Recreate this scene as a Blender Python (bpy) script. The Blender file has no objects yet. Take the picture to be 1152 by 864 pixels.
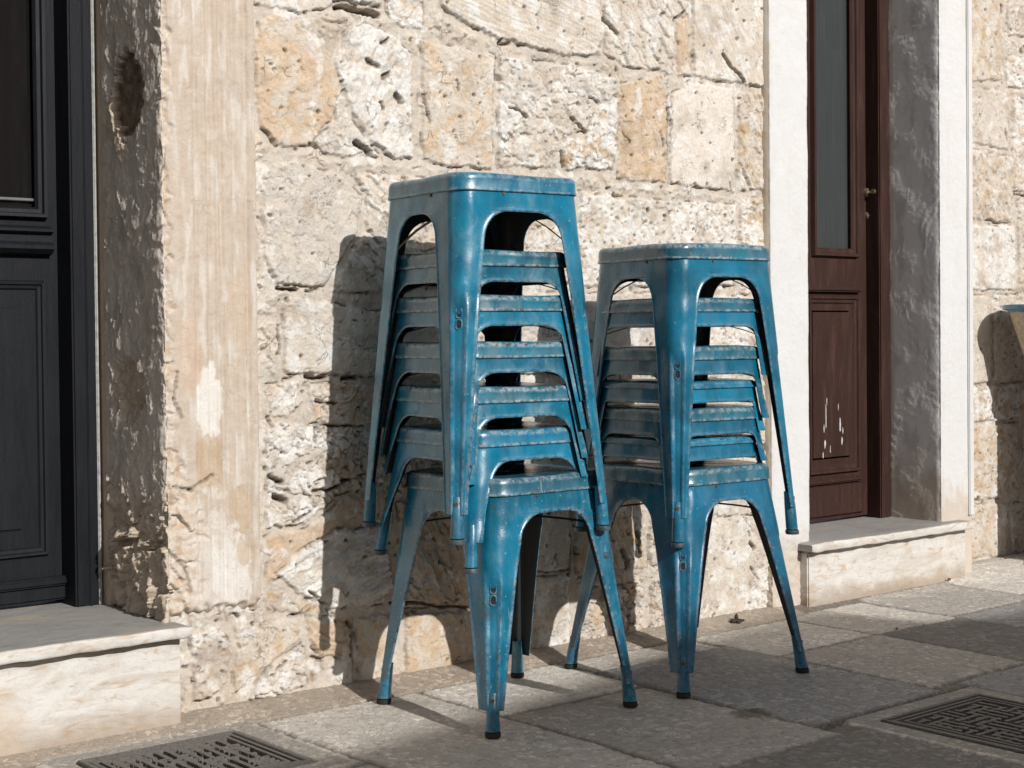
import bpy, bmesh, math, random
import numpy as np
from mathutils import Matrix, Vector
random.seed(7)
scene = bpy.context.scene
COL = scene.collection

# ------------------------------------------------------------------ camera
F, PSI, PITCH, ROLL, SHIFT, EYE = 1720., 39.8, 1.0, -0.56, 24., .797
def _rx(a): c, s = math.cos(a), math.sin(a); return np.array([[1,0,0],[0,c,-s],[0,s,c]])
def _rz(a): c, s = math.cos(a), math.sin(a); return np.array([[c,-s,0],[s,c,0],[0,0,1]])
RC = _rz(math.radians(-PSI)) @ _rx(math.radians(90-PITCH)) @ _rz(math.radians(ROLL))
CP = np.array([0, 0, EYE])
def at(px, py, Y):
    """where the sight line through a photo pixel meets the upright plane y = Y (a surveying aid)"""
    d = RC @ np.array([(px-576)/F, -(py+SHIFT-432)/F, -1.])
    return CP + (Y/d[1])*d
def atx(px, py, Y): p = at(px, py, Y); return (p[0], p[2])
cam = bpy.data.cameras.new('camera'); co = bpy.data.objects.new('camera', cam); COL.objects.link(co)
cam.sensor_width = 36; cam.lens = F/1152*36; cam.shift_y = -SHIFT/1152; cam.clip_end = 500; cam.clip_start = .05
M4 = np.eye(4); M4[:3,:3] = RC; M4[:3,3] = CP
co.matrix_world = Matrix(M4.tolist()); scene.camera = co

# ------------------------------------------------------------------ light
EL, AZX = math.radians(29.5), .008
trav = Vector((AZX*math.cos(EL), math.cos(EL), -math.sin(EL))).normalized()
sun = bpy.data.lights.new('sun', 'SUN'); sun.energy = 4.25; sun.angle = math.radians(.53); sun.color = (1, .975, .94)
so = bpy.data.objects.new('sun', sun); COL.objects.link(so)
so.rotation_euler = trav.to_track_quat('-Z', 'Y').to_euler()
w = bpy.data.worlds.new('World'); scene.world = w; w.use_nodes = True
nt = w.node_tree; bg = nt.nodes['Background']; sky = nt.nodes.new('ShaderNodeTexSky')
sky.sky_type = 'NISHITA'; sky.sun_disc = False; sky.sun_elevation = EL; sky.sun_rotation = math.radians(180)
sky.dust_density = 3; sky.ozone_density = .4
hsv = nt.nodes.new('ShaderNodeHueSaturation'); hsv.inputs['Saturation'].default_value = .5      # thin bright haze in the air
nt.links.new(sky.outputs[0], hsv.inputs['Color']); nt.links.new(hsv.outputs[0], bg.inputs[0]); bg.inputs[1].default_value = .086
scene.view_settings.view_transform = 'Standard'; scene.view_settings.look = 'None'
scene.view_settings.exposure = -0.17; scene.view_settings.gamma = 1

scene.cycles.max_bounces = 5; scene.cycles.diffuse_bounces = 3; scene.cycles.glossy_bounces = 2; scene.cycles.caustics_reflective = False
# ------------------------------------------------------------------ noise
_r = np.random.RandomState(11)
PERM = _r.permutation(4096); GA = _r.rand(4096)*2*np.pi; GX, GY = np.cos(GA), np.sin(GA)
RV = _r.rand(4096, 6)
def hsh(i, j): return PERM[(PERM[i & 4095] + j) & 4095]
def noise(x, y):
    xi = np.floor(x).astype(np.int64); yi = np.floor(y).astype(np.int64); fx = x-xi; fy = y-yi
    u = fx*fx*fx*(fx*(fx*6-15)+10); v = fy*fy*fy*(fy*(fy*6-15)+10)
    def g(a, b, dx, dy): h = hsh(a, b); return GX[h]*dx + GY[h]*dy
    n00 = g(xi, yi, fx, fy); n10 = g(xi+1, yi, fx-1, fy); n01 = g(xi, yi+1, fx, fy-1); n11 = g(xi+1, yi+1, fx-1, fy-1)
    return 1.5*((n00*(1-u)+n10*u)*(1-v) + (n01*(1-u)+n11*u)*v)
def fbm(x, y, o=4, g=.5):
    s = 0; a = 1; t = 0
    for k in range(o):
        s = s + a*noise(x*2**k+17.3*k, y*2**k-9.1*k); t += a; a *= g
    return s/t
def ridge(x, y, o=3):
    s = 0; a = 1; t = 0
    for k in range(o):
        s = s + a*(1-2*np.abs(noise(x*2**k+5.7*k, y*2**k+3.1*k))); t += a; a *= .55
    return s/t
def worley(x, y):
    """F1, F2, six random numbers of the cell, offset from its centre"""
    xi = np.floor(x).astype(np.int64); yi = np.floor(y).astype(np.int64)
    f1 = np.full(x.shape, 9.); f2 = np.full(x.shape, 9.); idc = np.zeros(x.shape, np.int64); ox = np.zeros(x.shape); oy = np.zeros(x.shape)
    for i in (-1, 0, 1):
        for j in (-1, 0, 1):
            h = hsh(xi+i, yi+j); dx = x-(xi+i+RV[h, 0]); dy = y-(yi+j+RV[h, 1]); d = np.sqrt(dx*dx+dy*dy)
            n = d < f1
            f2 = np.where(n, f1, np.minimum(f2, d)); f1 = np.where(n, d, f1)
            idc = np.where(n, h, idc); ox = np.where(n, dx, ox); oy = np.where(n, dy, oy)
    return f1, f2, RV[idc], ox, oy
def sstep(a, b, x): t = np.clip((x-a)/(b-a), 0, 1); return t*t*(3-2*t)
def mix(a, b, t): return a*(1-t[..., None]) + b*t[..., None]
def psdf(poly, x, y):
    """signed distance, positive inside"""
    n = len(poly); d = np.full(x.shape, 1e9); ins = np.zeros(x.shape, bool)
    for k in range(n):
        x0, y0 = poly[k]; x1, y1 = poly[(k+1) % n]; ex, ey = x1-x0, y1-y0
        t = np.clip(((x-x0)*ex+(y-y0)*ey)/(ex*ex+ey*ey), 0, 1)
        d = np.minimum(d, (x-x0-t*ex)**2+(y-y0-t*ey)**2)
        c = ((y0 > y) != (y1 > y)); xx = x0 + (y-y0)*ex/(ey if abs(ey) > 1e-9 else 1e-9)
        ins ^= c & (x < xx)
    return np.where(ins, 1, -1)*np.sqrt(d)
def chips(X, Z, s, seed, warp=.35, tilt=1.):
    """broken facets: height about -.5..+.5 times s, and the distance to the facet's edge"""
    wx = noise(X/s*.9+seed, Z/s*.9)*warp*1.6 + noise(X/s*3+seed, Z/s*3)*.12; wz = noise(X/s*.9-seed, Z/s*.9+40)*warp*1.6 + noise(X/s*3, Z/s*3+seed)*.12
    f1, f2, rv, ox, oy = worley(X/s+wx+seed*3.1, Z/s+wz+seed*1.7)
    h = (rv[..., 2]-.5)*.6 + tilt*((rv[..., 3]-.5)*ox + (rv[..., 4]-.6)*oy)*1.1
    return h, f2-f1, rv

# ------------------------------------------------------------------ mesh helpers
def link_mesh(name, me, mat, parent=None):
    o = bpy.data.objects.new(name, me); COL.objects.link(o)
    if mat and not me.materials: me.materials.append(mat)
    if parent: o.parent = parent
    return o
def tag(o, label=None, cat=None, group=None, kind=None):
    if label: o['label'] = label
    if cat: o['category'] = cat
    if group: o['group'] = group
    if kind: o['kind'] = kind
    return o
def empty(name, loc, rz=0):
    o = bpy.data.objects.new(name, None); COL.objects.link(o); o.location = loc; o.rotation_euler = (0, 0, rz); o.empty_display_size = .1
    return o
def grid_mesh(name, P, colr, mat, parent=None, flip=False, keep=None):
    """P (n,m,3) vertices, colr (n,m,3) base colours as an attribute"""
    n, m = P.shape[:2]; idx = np.arange(n*m).reshape(n, m)
    q = np.stack([idx[:-1,:-1], idx[:-1,1:], idx[1:,1:], idx[1:,:-1]], -1)
    if keep is not None: q = q[keep[:-1,:-1] & keep[1:,1:] & keep[1:,:-1] & keep[:-1,1:]]
    q = q.reshape(-1, 4)
    if flip: q = q[:, ::-1]
    me = bpy.data.meshes.new(name); me.vertices.add(n*m); me.vertices.foreach_set('co', P.reshape(-1).astype(np.float32))
    me.loops.add(q.size); me.loops.foreach_set('vertex_index', q.reshape(-1).astype(np.int32))
    me.polygons.add(len(q)); me.polygons.foreach_set('loop_start', (np.arange(len(q))*4).astype(np.int32))
    me.polygons.foreach_set('use_smooth', np.ones(len(q), bool))
    me.update(calc_edges=True)
    ca = me.color_attributes.new('tint', 'FLOAT_COLOR', 'POINT')
    c4 = np.ones((n*m, 4), np.float32); c4[:, :3] = np.clip(colr.reshape(-1, 3), 0, 1); ca.data.foreach_set('color', c4.reshape(-1))
    return link_mesh(name, me, mat, parent)
def bm_obj(name, bm, mat, parent=None, smooth=False, bevel=0, seg=2):
    if bevel: bmesh.ops.bevel(bm, geom=list(bm.edges), offset=bevel, segments=seg, affect='EDGES', clamp_overlap=True)
    bmesh.ops.recalc_face_normals(bm, faces=bm.faces)
    me = bpy.data.meshes.new(name); bm.to_mesh(me); bm.free()
    if smooth: 
        for p in me.polygons: p.use_smooth = True
        me.set_sharp_from_angle(angle=math.radians(38))
    return link_mesh(name, me, mat, parent)
def box(bm, x0, x1, y0, y1, z0, z1):
    v = [bm.verts.new((x, y, z)) for x in (x0, x1) for y in (y0, y1) for z in (z0, z1)]
    for f in ((0,1,3,2),(4,6,7,5),(0,4,5,1),(2,3,7,6),(0,2,6,4),(1,5,7,3)): bm.faces.new([v[i] for i in f])
def abox(name, b, mat, parent=None, bevel=.003):
    bm = bmesh.new(); box(bm, *b); return bm_obj(name, bm, mat, parent, smooth=True, bevel=bevel)
def spread(a, b, step, lo=None, hi=None, grow=1.25):
    """coordinates at an even step from a to b, then ever coarser out to lo / hi"""
    c = list(np.linspace(a, b, int(round((b-a)/step))+1))
    s = step
    while hi is not None and c[-1] < hi: s *= grow; c.append(min(c[-1]+s, hi))
    s = step
    while lo is not None and c[0] > lo: s *= grow; c.insert(0, max(c[0]-s, lo))
    return np.array(c)

# ------------------------------------------------------------------ materials
class NB:
    def __init__(s, name):
        s.m = bpy.data.materials.new(name); s.m.use_nodes = True; s.t = s.m.node_tree; s.b = s.t.nodes['Principled BSDF']
        g = s.t.nodes.new('ShaderNodeNewGeometry'); s.pos = g.outputs['Position']; s.geo = g
    def n(s, typ, **k):
        nd = s.t.nodes.new('ShaderNode'+typ)
        for a, v in k.items(): setattr(nd, a, v)
        return nd
    def l(s, a, b): s.t.links.new(a, b)
    def noise(s, scale, det=4, rough=.55, vec=None, dist=0):
        nd = s.n('TexNoise'); nd.inputs['Scale'].default_value = scale; nd.inputs['Detail'].default_value = det; nd.inputs['Roughness'].default_value = rough; nd.inputs['Distortion'].default_value = dist
        s.l(vec or s.pos, nd.inputs['Vector']); return nd.outputs['Fac']
    def vor(s, scale, vec=None, feature='F1', rnd=1):
        nd = s.n('TexVoronoi', feature=feature); nd.inputs['Scale'].default_value = scale; nd.inputs['Randomness'].default_value = rnd
        s.l(vec or s.pos, nd.inputs['Vector']); return nd
    def stretch(s, sc, rot=(0,0,0)):
        nd = s.n('Mapping'); nd.inputs['Scale'].default_value = sc; nd.inputs['Rotation'].default_value = rot; s.l(s.pos, nd.inputs['Vector']); return nd.outputs[0]
    def ramp(s, fac, a, b, lo=0., hi=1.):
        nd = s.n('MapRange'); nd.interpolation_type = 'SMOOTHSTEP'; nd.inputs[1].default_value = a; nd.inputs[2].default_value = b; nd.inputs[3].default_value = lo; nd.inputs[4].default_value = hi
        s.l(fac, nd.inputs[0]); return nd.outputs[0]
    def mix(s, fac, a, b, mode='MIX'):
        nd = s.n('Mix', data_type='RGBA', blend_type=mode)
        for i, v in ((0, fac), (6, a), (7, b)):
            if isinstance(v, (int, float)): nd.inputs[i].default_value = v
            elif isinstance(v, tuple): nd.inputs[i].default_value = (*v, 1)
            else: s.l(v, nd.inputs[i])
        return nd.outputs[2]
    def math(s, op, a, b):
        nd = s.n('Math', operation=op)
        for i, v in ((0, a), (1, b)):
            if isinstance(v, (int, float)): nd.inputs[i].default_value = v
            else: s.l(v, nd.inputs[i])
        return nd.outputs[0]
    def bump(s, h, dist, prev=None, strength=1.):
        nd = s.n('Bump'); nd.inputs['Distance'].default_value = dist; nd.inputs['Strength'].default_value = strength; s.l(h, nd.inputs['Height'])
        if prev is not None: s.l(prev, nd.inputs['Normal'])
        return nd.outputs[0]
    def attr(s, name):
        nd = s.n('Attribute'); nd.attribute_name = name; return nd
    def done(s, color=None, rough=None, normal=None, metal=0, spec=None, coat=0):
        for k, v in (('Base Color', color), ('Roughness', rough), ('Normal', normal), ('Metallic', metal)):
            if v is None: continue
            if isinstance(v, (int, float)): s.b.inputs[k].default_value = v
            elif isinstance(v, tuple): s.b.inputs[k].default_value = (*v, 1)
            else: s.l(v, s.b.inputs[k])
        if spec is not None: s.b.inputs['Specular IOR Level'].default_value = spec
        if coat: s.b.inputs['Coat Weight'].default_value = coat; s.b.inputs['Coat Roughness'].default_value = .25
        return s.m

def stone_mat(name, grit=.0016, var=.22, crk=1.):
    k = NB(name); a = k.attr('tint').outputs['Color']
    n1 = k.noise(38, 4, .65); n2 = k.noise(170, 4, .72); n3 = k.noise(620, 1, .6)
    c = k.mix(k.ramp(n1, .35, .68, 0, var*1.6), a, (.80, .74, .64), 'MIX')
    c = k.mix(k.ramp(n2, .50, .70, 0, var*1.5), c, (.40, .28, .18), 'MIX')
    c = k.mix(k.ramp(n3, .58, .72, 0, .35), c, (.20, .15, .11), 'MIX')
    c = k.mix(k.ramp(k.noise(9, 4, .6), .5, .75, 0, var), c, (.62, .46, .31), 'MIX')
    wv = k.n('VectorMath', operation='ADD'); wn = k.n('TexNoise'); wn.inputs['Scale'].default_value = 22; wn.inputs['Detail'].default_value = 2; k.l(k.pos, wn.inputs['Vector'])
    ws = k.n('VectorMath', operation='SCALE'); k.l(wn.outputs['Color'], ws.inputs[0]); ws.inputs['Scale'].default_value = .07; k.l(k.pos, wv.inputs[0]); k.l(ws.outputs[0], wv.inputs[1])
    e1 = k.vor(24, wv.outputs[0], 'DISTANCE_TO_EDGE').outputs['Distance']; e2 = k.vor(70, wv.outputs[0], 'DISTANCE_TO_EDGE').outputs['Distance']
    c1 = k.math('MULTIPLY', k.ramp(e1, .012, .035, 1, 0), k.ramp(k.noise(17, 3), .55, .66)); c2 = k.math('MULTIPLY', k.ramp(e2, .02, .07, 1, 0), k.ramp(k.noise(13, 3, .5, wv.outputs[0]), .58, .70))
    ck = k.math('MULTIPLY', k.math('MAXIMUM', c1, k.math('MULTIPLY', c2, .7)), crk)
    c = k.mix(k.math('MULTIPLY', ck, .5), c, (.17, .115, .075))
    nr = k.bump(ck, -.0012); nr = k.bump(n1, grit*2.4, nr); nr = k.bump(n2, grit*1.3, nr); nr = k.bump(n3, grit*.45, nr)
    return k.done(c, .93, nr, spec=.15)
M_STONE = stone_mat('weathered_stone')
M_PLASTER = stone_mat('old_plaster', .0009, .12, .35)

def white_mat():
    k = NB('white_limewash'); a = k.attr('tint').outputs['Color']
    n1 = k.noise(14, 5, .6); n2 = k.noise(120, 5, .7); st = k.noise(26, 4, .6, k.stretch((1, 1, .22)))
    c = k.mix(k.ramp(n1, .45, .75, 0, .25), a, (.66, .63, .60)); c = k.mix(k.ramp(st, .5, .72, 0, .22), c, (.60, .56, .51))
    nr = k.bump(n1, .004); nr = k.bump(n2, .0012, nr); nr = k.bump(k.noise(500, 2), .0004, nr)
    return k.done(c, .85, nr, spec=.2)
M_WHITE = white_mat()

def marble_mat(name, base, vein, brown=.5):
    k = NB(name); v = k.stretch((3.2, 3.2, 14), (0, math.radians(-28), 0))
    n1 = k.noise(1.5, 7, .62, v, 1.2); n2 = k.noise(3.1, 6, .6, v, 1.8); n3 = k.noise(260, 3)
    c = k.mix(k.ramp(n1, .42, .66, 0, .75), base, vein)
    c = k.mix(k.ramp(n2, .52, .68, 0, brown), c, (.50, .37, .25)); c = k.mix(k.ramp(k.noise(30, 5, .7), .52, .7, 0, .35), c, (.42, .36, .3))
    c = k.mix(k.ramp(n3, .55, .72, 0, .2), c, (.3, .26, .22))
    sx = k.n('SeparateXYZ'); k.l(k.pos, sx.inputs[0]); zz_ = k.math('ADD', sx.outputs['Z'], k.math('MULTIPLY', k.noise(16, 4), -.09))
    c = k.mix(k.ramp(zz_, -.035, .03, .75, 0), c, (.34, .26, .19)); c = k.mix(k.ramp(k.noise(5, 4, .6), .55, .68, 0, .45), c, (.52, .40, .28))
    nr = k.bump(k.noise(22, 4), .004); nr = k.bump(k.noise(110, 4, .65), .0009, nr)
    return k.done(c, k.ramp(n1, .3, .7, .5, .75), nr, spec=.35)
M_MARBLE = marble_mat('veined_marble', (.68, .66, .62), (.52, .47, .42), .85)
M_TREAD = marble_mat('worn_marble_tread', (.35, .34, .325), (.26, .25, .24), .2)

def pave_mat():
    k = NB('paving_stone'); a = k.attr('tint').outputs['Color']
    n1 = k.noise(7, 5, .6); n2 = k.noise(60, 5, .65); vv = k.n('VectorMath', operation='ADD')
    nc = k.n('TexNoise'); nc.inputs['Scale'].default_value = 30; k.l(k.pos, nc.inputs['Vector'])
    sc = k.n('VectorMath', operation='SCALE'); k.l(nc.outputs['Color'], sc.inputs[0]); sc.inputs['Scale'].default_value = .03
    k.l(k.pos, vv.inputs[0]); k.l(sc.outputs[0], vv.inputs[1])
    ve = k.vor(62, vv.outputs[0], 'DISTANCE_TO_EDGE'); vf = k.vor(62, vv.outputs[0])
    flake = k.ramp(vf.outputs['Color'], .25, .95); lite = k.ramp(ve.outputs['Distance'], .02, .14)
    patch = k.ramp(n1, .4, .62)
    f = k.math('MULTIPLY', k.math('MULTIPLY', flake, lite), k.math('ADD', k.math('MULTIPLY', patch, .6), .35))
    hi = k.mix(1., a, (1.55, 1.5, 1.45), 'MULTIPLY'); c = k.mix(f, k.mix(.14, a, (.10, .09, .08)), k.mix(.16, hi, (.74, .68, .60))); c = k.mix(k.ramp(n2, .52, .7, 0, .45), c, (.15, .14, .125))
    c = k.mix(k.ramp(k.noise(420, 2), .55, .7, 0, .35), c, (.10, .085, .07)); c = k.mix(k.ramp(k.noise(3.1, 3, .6), .5, .72, 0, .3), c, (.40, .35, .29))
    nr = k.bump(lite, .0009, None, .7); nr = k.bump(n2, .0022, nr); nr = k.bump(k.noise(300, 3), .0006, nr)
    return k.done(c, k.ramp(n2, .3, .7, .62, .85), nr, spec=.3)
M_PAVE = pave_mat()

def paint_mat(name, blue, faded, fade, wear=.5, off=0.):
    """worn gloss paint on pressed steel"""
    k = NB(name); mp = k.n('Mapping'); mp.inputs['Location'].default_value = (off, off*.7, off*.3); k.l(k.geo.outputs['Position'], mp.inputs['Vector']); k.pos = mp.outputs[0]
    n1 = k.noise(9, 3, .55, None, .6); n2 = k.noise(26, 4, .62, k.stretch((1, 1, .55)), .3); n3 = k.noise(240, 4, .7); drip = k.noise(34, 5, .6, k.stretch((1, 1, .16)))
    c = k.mix(k.ramp(n1, .32, .64), blue, tuple(x*.62 for x in blue))
    c = k.mix(k.ramp(n2, .5-.16*fade, .70, 0, .35+.5*fade), c, faded)
    c = k.mix(k.ramp(drip, .48, .70, 0, .25+.35*fade), c, tuple(x*.8+.03 for x in faded))
    c = k.mix(k.ramp(n3, .62, .76, 0, .3), c, (.24, .31, .33))
    c = k.mix(k.ramp(k.noise(28, 5, .75, None, 1.), .63, .66, 0, .85*wear), c, (.10, .045, .022)); c = k.mix(k.ramp(k.noise(120, 2, .6), .69, .72, 0, .7*wear), c, (.34, .37, .37)); c = k.mix(k.ramp(k.noise(60, 3, .6, k.stretch((1, 1, .05), (.3, .2, 0))), .70, .73, 0, .5*wear), c, (.30, .38, .42))
    wv = k.attr('wear').outputs['Fac']
    wm = k.math('MULTIPLY', wv, k.ramp(k.noise(75, 5, .7), .42, .60))
    c = k.mix(k.math('MULTIPLY', wm, .5*wear+.12), c, (.36, .41, .42))
    c = k.mix(k.math('MULTIPLY', wv, k.ramp(k.noise(95, 3, .7, None, .5), .59, .64)), c, (.10, .045, .02))
    nr = k.bump(n2, .0012); nr = k.bump(k.noise(11, 1), .016, nr, .8); nr = k.bump(n3, .0003, nr)
    return k.done(c, k.ramp(n2, .3, .72, .20, .40), nr, spec=.6, coat=.4)
_seed = [0]
def own_paint(base, fade=None):
    """each stool has its own coat: hue, chalking and wear differ"""
    _seed[0] += 1; q = random.Random(_seed[0]*7)
    b = {'a': (.003, .188, .325), 'b': (.005, .172, .290), 'c': (.002, .150, .265), 'd': (.002, .190, .335), 'f': (.012, .148, .225)}[base]
    f = {'a': ((.07, .235, .34), .15, .7), 'b': ((.09, .23, .30), .3, .8), 'c': ((.03, .16, .26), .1, .5), 'd': ((.015, .2, .33), .1, .2), 'f': ((.09, .18, .23), .35, 1.)}[base]
    j = q.uniform(.88, 1.12); b = (b[0]*q.uniform(.5, 2.2), b[1]*j*q.uniform(.96, 1.05), b[2]*j)
    return paint_mat('blue_paint', b, f[0], f[1]*q.uniform(.6, 1.35), f[2]*q.uniform(.7, 1.2), q.uniform(0, 30))
def plain(name, col, rough, metal=0., var=.4, bump=.0006, sc=60):
    k = NB(name); n = k.noise(sc, 5, .65)
    c = k.mix(k.ramp(n, .35, .7), col, tuple(x*(1-var)+.01 for x in col))
    return k.done(c, rough, k.bump(n, bump), metal)
M_RUBBER = plain('black_rubber', (.018, .017, .016), .8)
M_BOLT = plain('rusty_bolt', (.20, .12, .07), .55, .6, .6, .001, 300)
M_STEEL = plain('bare_steel', (.38, .40, .40), .42, .8)
M_PLUG = plain('worn_foot_end', (.10, .13, .15), .5, .3, .5)
M_DARK = plain('dark_recess', (.012, .012, .013), .8)
M_INNER = plain('shade_dark_inside', (.014, .020, .026), .6)  # shade inside the stool shells painted as a near-black colour
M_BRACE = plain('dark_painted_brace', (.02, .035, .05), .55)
def door_mat(name, col, worn, amt, rough=.42):
    k = NB(name); n = k.noise(45, 6, .7, k.stretch((1, 1, .12))); n2 = k.noise(9, 4); n3 = k.noise(220, 4, .7)
    c = k.mix(k.ramp(n, .45, .75, 0, amt), col, worn); c = k.mix(k.ramp(n2, .5, .8, 0, .35), c, tuple(x*.6 for x in col))
    c = k.mix(k.ramp(n3, .64, .72, 0, amt), c, tuple(min(1, x*2+.02) for x in worn))
    nr = k.bump(n, .0012); nr = k.bump(n3, .0003, nr)
    return k.done(c, k.ramp(n, .3, .7, rough, rough+.2), nr, spec=.22)
M_BLACK = door_mat('black_door_paint', (.009, .0105, .0135), (.022, .024, .028), .22, .42)
M_BROWN = door_mat('brown_door_paint', (.040, .0185, .0142), (.095, .05, .038), .5, .5)
def glass_mat(name, col):
    k = NB(name); n = k.noise(60, 3, .5, k.stretch((6, 1, .05)))
    c = k.mix(k.ramp(n, .3, .7), col, tuple(x*.75 for x in col))
    return k.done(c, .08, spec=.5)
M_GLASS = glass_mat('dark_glass', (.012, .011, .011)); M_GLASS2 = glass_mat('curtained_glass', (.055, .060, .062))
M_IRON = plain('cast_iron', (.17, .155, .14), .62, .15, .5, .0012, 160)

# ------------------------------------------------------------------ stone wall
WY = 2.89                       # wall face
CREAM = np.array([.635, .565, .49]); WHITE = np.array([.77, .755, .73]); TAN = np.array([.52, .38, .25]); GREY = np.array([.58, .535, .485]); MORTAR = np.array([.55, .49, .425]); DARKB = np.array([.095, .062, .040]); PINK = np.array([.42, .36, .32]); ORANGE = np.array([.60, .445, .305])
def P(*pts): return [atx(x, y, WY) for x, y in pts]
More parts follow.
